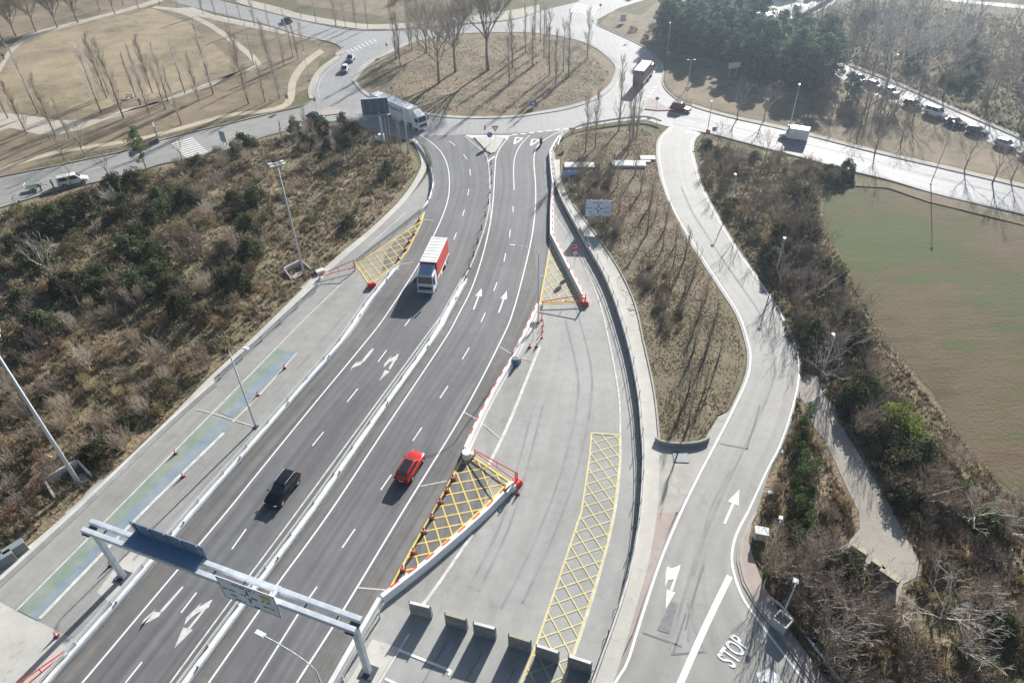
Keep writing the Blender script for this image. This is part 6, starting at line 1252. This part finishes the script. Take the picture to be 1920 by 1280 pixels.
for i, (x, y, h) in enumerate([(1098, 287, 11), (1116, 277, 11), (1160, 246, 15), (1177, 292, 12), (1186, 262, 13), (1193, 258, 12)]):
    p = G(x, y); veg('pop', p.x, p.y, h / 13, 'tall leafless poplar at the top of the central verge, %s from the left' % nth(i + 1), 'poplars at the top of the central verge', 'poplar')
for i, (x, y, h) in enumerate([(752, 288, 7), (600, 292, 5), (628, 290, 5), (580, 272, 8), (535, 285, 6), (560, 280, 7)]):
    p = G(x, y); veg('pop', p.x, p.y, h / 13, 'thin leafless tree, %s in the scrub beside the billboard' % nth(i + 1), 'thin trees near the billboard', 'tree')
for (x, y, s, k, l) in [(160, 292, .95, 'bt', 'leafless tree standing by the left road kerb'), (204, 335, .75, 'bt', 'young leafless tree between left road and thicket'), (341, 301, .7, 'bt', 'small leafless tree at the end of the zebra crossing'), (135, 352, .6, 'bt', 'small leafless tree beside the parked white van'), (120, 300, .7, 'bt', 'small leafless tree above the parked white van'),
    (1382, 224, 1.0, 'bt', 'leafless tree on the avenue lawn under the tilted panel'), (1432, 228, 1.0, 'bt', 'second leafless tree on the avenue lawn near the pines'), (1640, 288, 1.0, 'bt', 'leafless tree by the avenue kerb past the box van'), (1608, 250, .8, 'bt', 'leafless tree behind the avenue kerb tree'), (1808, 320, 1.05, 'bt', 'leafless tree with leaning trunk near the grey green parked car'), (1860, 345, 1.05, 'bt', 'leafless tree in front of the low pale parked car'), (1895, 340, 1.0, 'bt', 'leafless tree nearest the right frame edge on the lawn'), (1690, 265, .8, 'bt', 'leafless tree on the lawn in the middle of the parked row')]:
    p = G(x, y); veg(k, p.x, p.y, s, l, None, 'tree')
p = G(274, 316)
t = empty('young_evergreen_tree', (p.x, p.y, 0), 0, 'green leafy young tree standing at the near kerb of the left road', 'tree'); T = MB(); T.cyl((0, 0, 0), (0, 0, 5.5), .12, .05, 8); T.build('trunk', BARK, t, True)
rnd_ = random.Random(3); V, F_, C = leaves([((rnd_.gauss(0, .75), rnd_.gauss(0, .75), rnd_.uniform(1.9, 8.0)), rnd_.uniform(.4, .75)) for _ in range(44)], 60, .24, [(.08, .11, .04), (.12, .15, .055), (.16, .18, .07)]); soup('crown', V, F_, C, LEAF, t)
p = G(1662, 162); veg('pt', p.x, p.y, 1.9, 'tall pale leafless tree towering over the start of the parking lane', None, 'tree')
# dark trees at the top left corner
for i, (x, y, s) in enumerate([(30, 68, .7), (68, 60, .75), (108, 52, .7), (146, 43, .75), (5, 76, .7), (188, 20, .6), (216, 27, .6), (231, 10, .55), (260, 16, .55), (300, 8, .5)]):
    p = G(x, y); veg('big' if s > .65 else 'bt', p.x, p.y, s if s > .65 else s * 1.9, 'round crowned leafless tree, %s from the left along the park track' % nth(i + 1), 'round trees along the park track', 'tree')
fill([(-60, 30), (20, 10), (75, 0), (60, -16), (-60, -10)], {'pine': (9, .7, .9)}, 'massed at the top left corner')
fill([(-60, -4), (240, -30), (330, -50), (-60, -80)], {'pine': (10, .7, .9), 'bt': (10, .9, 1.2)}, 'beyond the park at the upper left')
# pine grove on the right
fill([(1240, 76), (1244, 50), (1262, 30), (1330, 44), (1395, 68), (1440, 84), (1500, 96), (1550, 118), (1562, 140), (1560, 164), (1530, 172), (1500, 168), (1420, 152), (1360, 132), (1320, 116), (1262, 104)], {'pine': (74, .85, 1.15)}, 'in the dense grove above the avenue', .58)
fill([(1600, 172), (1690, 208), (1720, 232), (1640, 245), (1560, 230), (1520, 200)], {'pine': (2, .5, .6), 'bt': (14, .8, 1.1), 'bare': (12, .9, 1.3)}, 'under the trees beside the parked cars')
# scrub at the upper right
fill([(1460, 75), (1560, 20), (1620, 0), (1760, 10), (1760, 60), (1740, 170), (1665, 140), (1600, 110), (1560, 100)], {'bt': (30, .8, 1.6), 'bare': (14, .8, 1.5), 'pt': (7, .9, 1.7), 'ol': (5, .8, 1.6), 'ev': (3, .8, 1.3)}, 'in the hazy scrub beyond the pines')
fill([(1740, 170), (1760, 30), (1920, 40), (1990, 90), (1990, 290), (1920, 258), (1820, 210)], {'bt': (24, .8, 1.6), 'bare': (14, .8, 1.5), 'ev': (6, 1.0, 1.6), 'ol': (6, .8, 1.4), 'pt': (6, .9, 1.6)}, 'in the hazy scrub beyond the parked cars')
for x, y, s, l in [(1720, 118, .75, 'small dark evergreen in the upper right scrub'), (1808, 130, .9, 'round dark evergreen alone in the upper right scrub'), (1918, 152, 1.2, 'dark evergreen cut by the right frame edge'), (1702, 122, .7, 'dark narrow evergreen left of its twin in the scrub')]:
    p = G(x, y); veg('pine', p.x, p.y, s * .8, l, None, 'tree')
fill([(600, 0), (900, 20), (980, 14), (980, -60), (600, -60)], {'dry': (26, .9, 1.4), 'bare': (20, .9, 1.3), 'bt': (12, .7, 1.1), 'yel': (3, .9, 1.2)}, 'in the reddish scrub beyond the roundabout')
fill([(1540, 330), (1590, 325), (1592, 345), (1555, 350)], {'ev': (6, .8, 1.1)}, 'in the clump at the field corner')
fill([(1180, 60), (1235, 40), (1245, 70), (1225, 90)], {'ol': (5, .7, 1.0)}, 'on the lawn beside the pine grove')

# ground cover: one object per patch, far too many blades to count
def cover(name, label, polypx, n, pal, size=(.25, .6), blades=7, wide=.05, z=None):
    P = GP(polypx); xs = [p.x for p in P]; ys = [p.y for p in P]; Q = []
    r_ = random.Random(len(name) + n)
    while len(Q) < n:
        x = r_.uniform(min(xs), max(xs)); y = r_.uniform(min(ys), max(ys))
        if inside(P, x, y) and not any(inside(f, x, y) for f in FLAT) and noise.noise(Vector((x * .25, y * .25, 5))) > r_.uniform(-.6, .3): Q.append((x, y, gh(x, y) if z is None else z))
    Q = np.array(Q); m = len(Q); a = rng.uniform(0, 6.28, (m, blades)); sp = rng.uniform(.1, .9, (m, blades)); h = rng.uniform(*size, (m, blades)) * rng.uniform(.6, 1.4, (m, 1))
    b0 = Q[:, None, :] + np.stack([np.cos(a) * .1, np.sin(a) * .1, np.zeros_like(a) - .03], 2); tip = Q[:, None, :] + np.stack([np.cos(a) * h * sp, np.sin(a) * h * sp, h * .9], 2)
    w_ = np.stack([-np.sin(a), np.cos(a), 0 * a], 2) * wide * rng.uniform(.6, 1.6, (m, blades, 1)); V = np.stack([b0 - w_, b0 + w_, tip], 2).reshape(-1, 3)
    F_ = np.arange(m * blades * 3).reshape(-1, 3); pal = np.array(pal); C = (pal[rng.integers(0, len(pal), m)][:, None, :] * rng.uniform(.75, 1.25, (m, blades, 1))).reshape(-1, 3)
    tag(soup(name, V, F_, C, BRUSH, None, False), label, 'grass', kind='stuff')
GP1 = [(.44, .36, .26), (.36, .28, .20), (.24, .225, .14), (.54, .46, .35), (.30, .225, .17), (.18, .185, .105)]
cover('dry_grass', 'dry straw and brown grass under the left thicket', [(-40, 420), (250, 332), (480, 270), (655, 236), (770, 290), (782, 322), (690, 428), (560, 545), (395, 695), (215, 875), (60, 1005), (-60, 1080)], 15000, GP1, (.3, .8), 8, .06)
cover('dry_grass', 'short mottled dry grass on the central verge', [(1058, 300), (1080, 254), (1205, 240), (1226, 255), (1236, 335), (1272, 425), (1376, 595), (1396, 670), (1360, 770), (1318, 816), (1240, 826), (1206, 640), (1118, 445), (1052, 335)], 16000, [(.36, .27, .20), (.28, .21, .155), (.20, .195, .11), (.33, .245, .185), (.42, .34, .26)], (.06, .15), 6, .045)
cover('dry_grass', 'dry grass and leaf litter under the right thicket', [(1316, 272), (1560, 322), (1535, 380), (1545, 430), (1660, 640), (1790, 810), (1890, 925), (2040, 1030), (2060, 1390), (1620, 1390), (1450, 1135), (1412, 1000), (1470, 860), (1504, 700), (1440, 545), (1320, 345)], 15000, GP1, (.25, .6), 8, .05)
cover('dry_grass', 'rough dry grass in the far upper right scrub', [(1470, 70), (1600, 0), (1990, 40), (1990, 290), (1660, 145)], 6000, GP1, (.4, .9), 7, .1)
cover('dry_grass', 'thin dry grass on the roundabout island', [(690, 165), (800, 208), (955, 215), (1100, 185), (1145, 140), (1080, 80), (960, 66), (780, 84), (700, 125)], 9000, [(.30, .25, .17), (.2, .18, .11), (.38, .31, .22)], (.06, .16), 6, .06)
# leftover prototypes not planted anywhere are removed
for ps in protos.values():
    for o in ps:
        if o.name not in USED:
            for c in KIDS.get(o.name, []): bpy.data.objects.remove(c)
            bpy.data.objects.remove(o)
# ============================================================ AIR
hz = MB(); hz.box((0, 465, 31.0), (1250, 1190, 64.0)); ho = hz.build('haze', None); ho.data.materials.clear()
HM = bpy.data.materials.new('haze'); HM.use_nodes = True; N = HM.node_tree.nodes; N.clear(); out = N.new('ShaderNodeOutputMaterial'); pv = N.new('ShaderNodeVolumePrincipled')
pv.inputs['Color'].default_value = (.64, .80, 1.0, 1); pv.inputs['Density'].default_value = .00055; pv.inputs['Anisotropy'].default_value = .78; HM.node_tree.links.new(pv.outputs[0], out.inputs['Volume']); ho.data.materials.append(HM); ho['kind'] = 'stuff'; ho['label'] = 'thin pale winter haze over the whole place'; ho['category'] = 'haze'
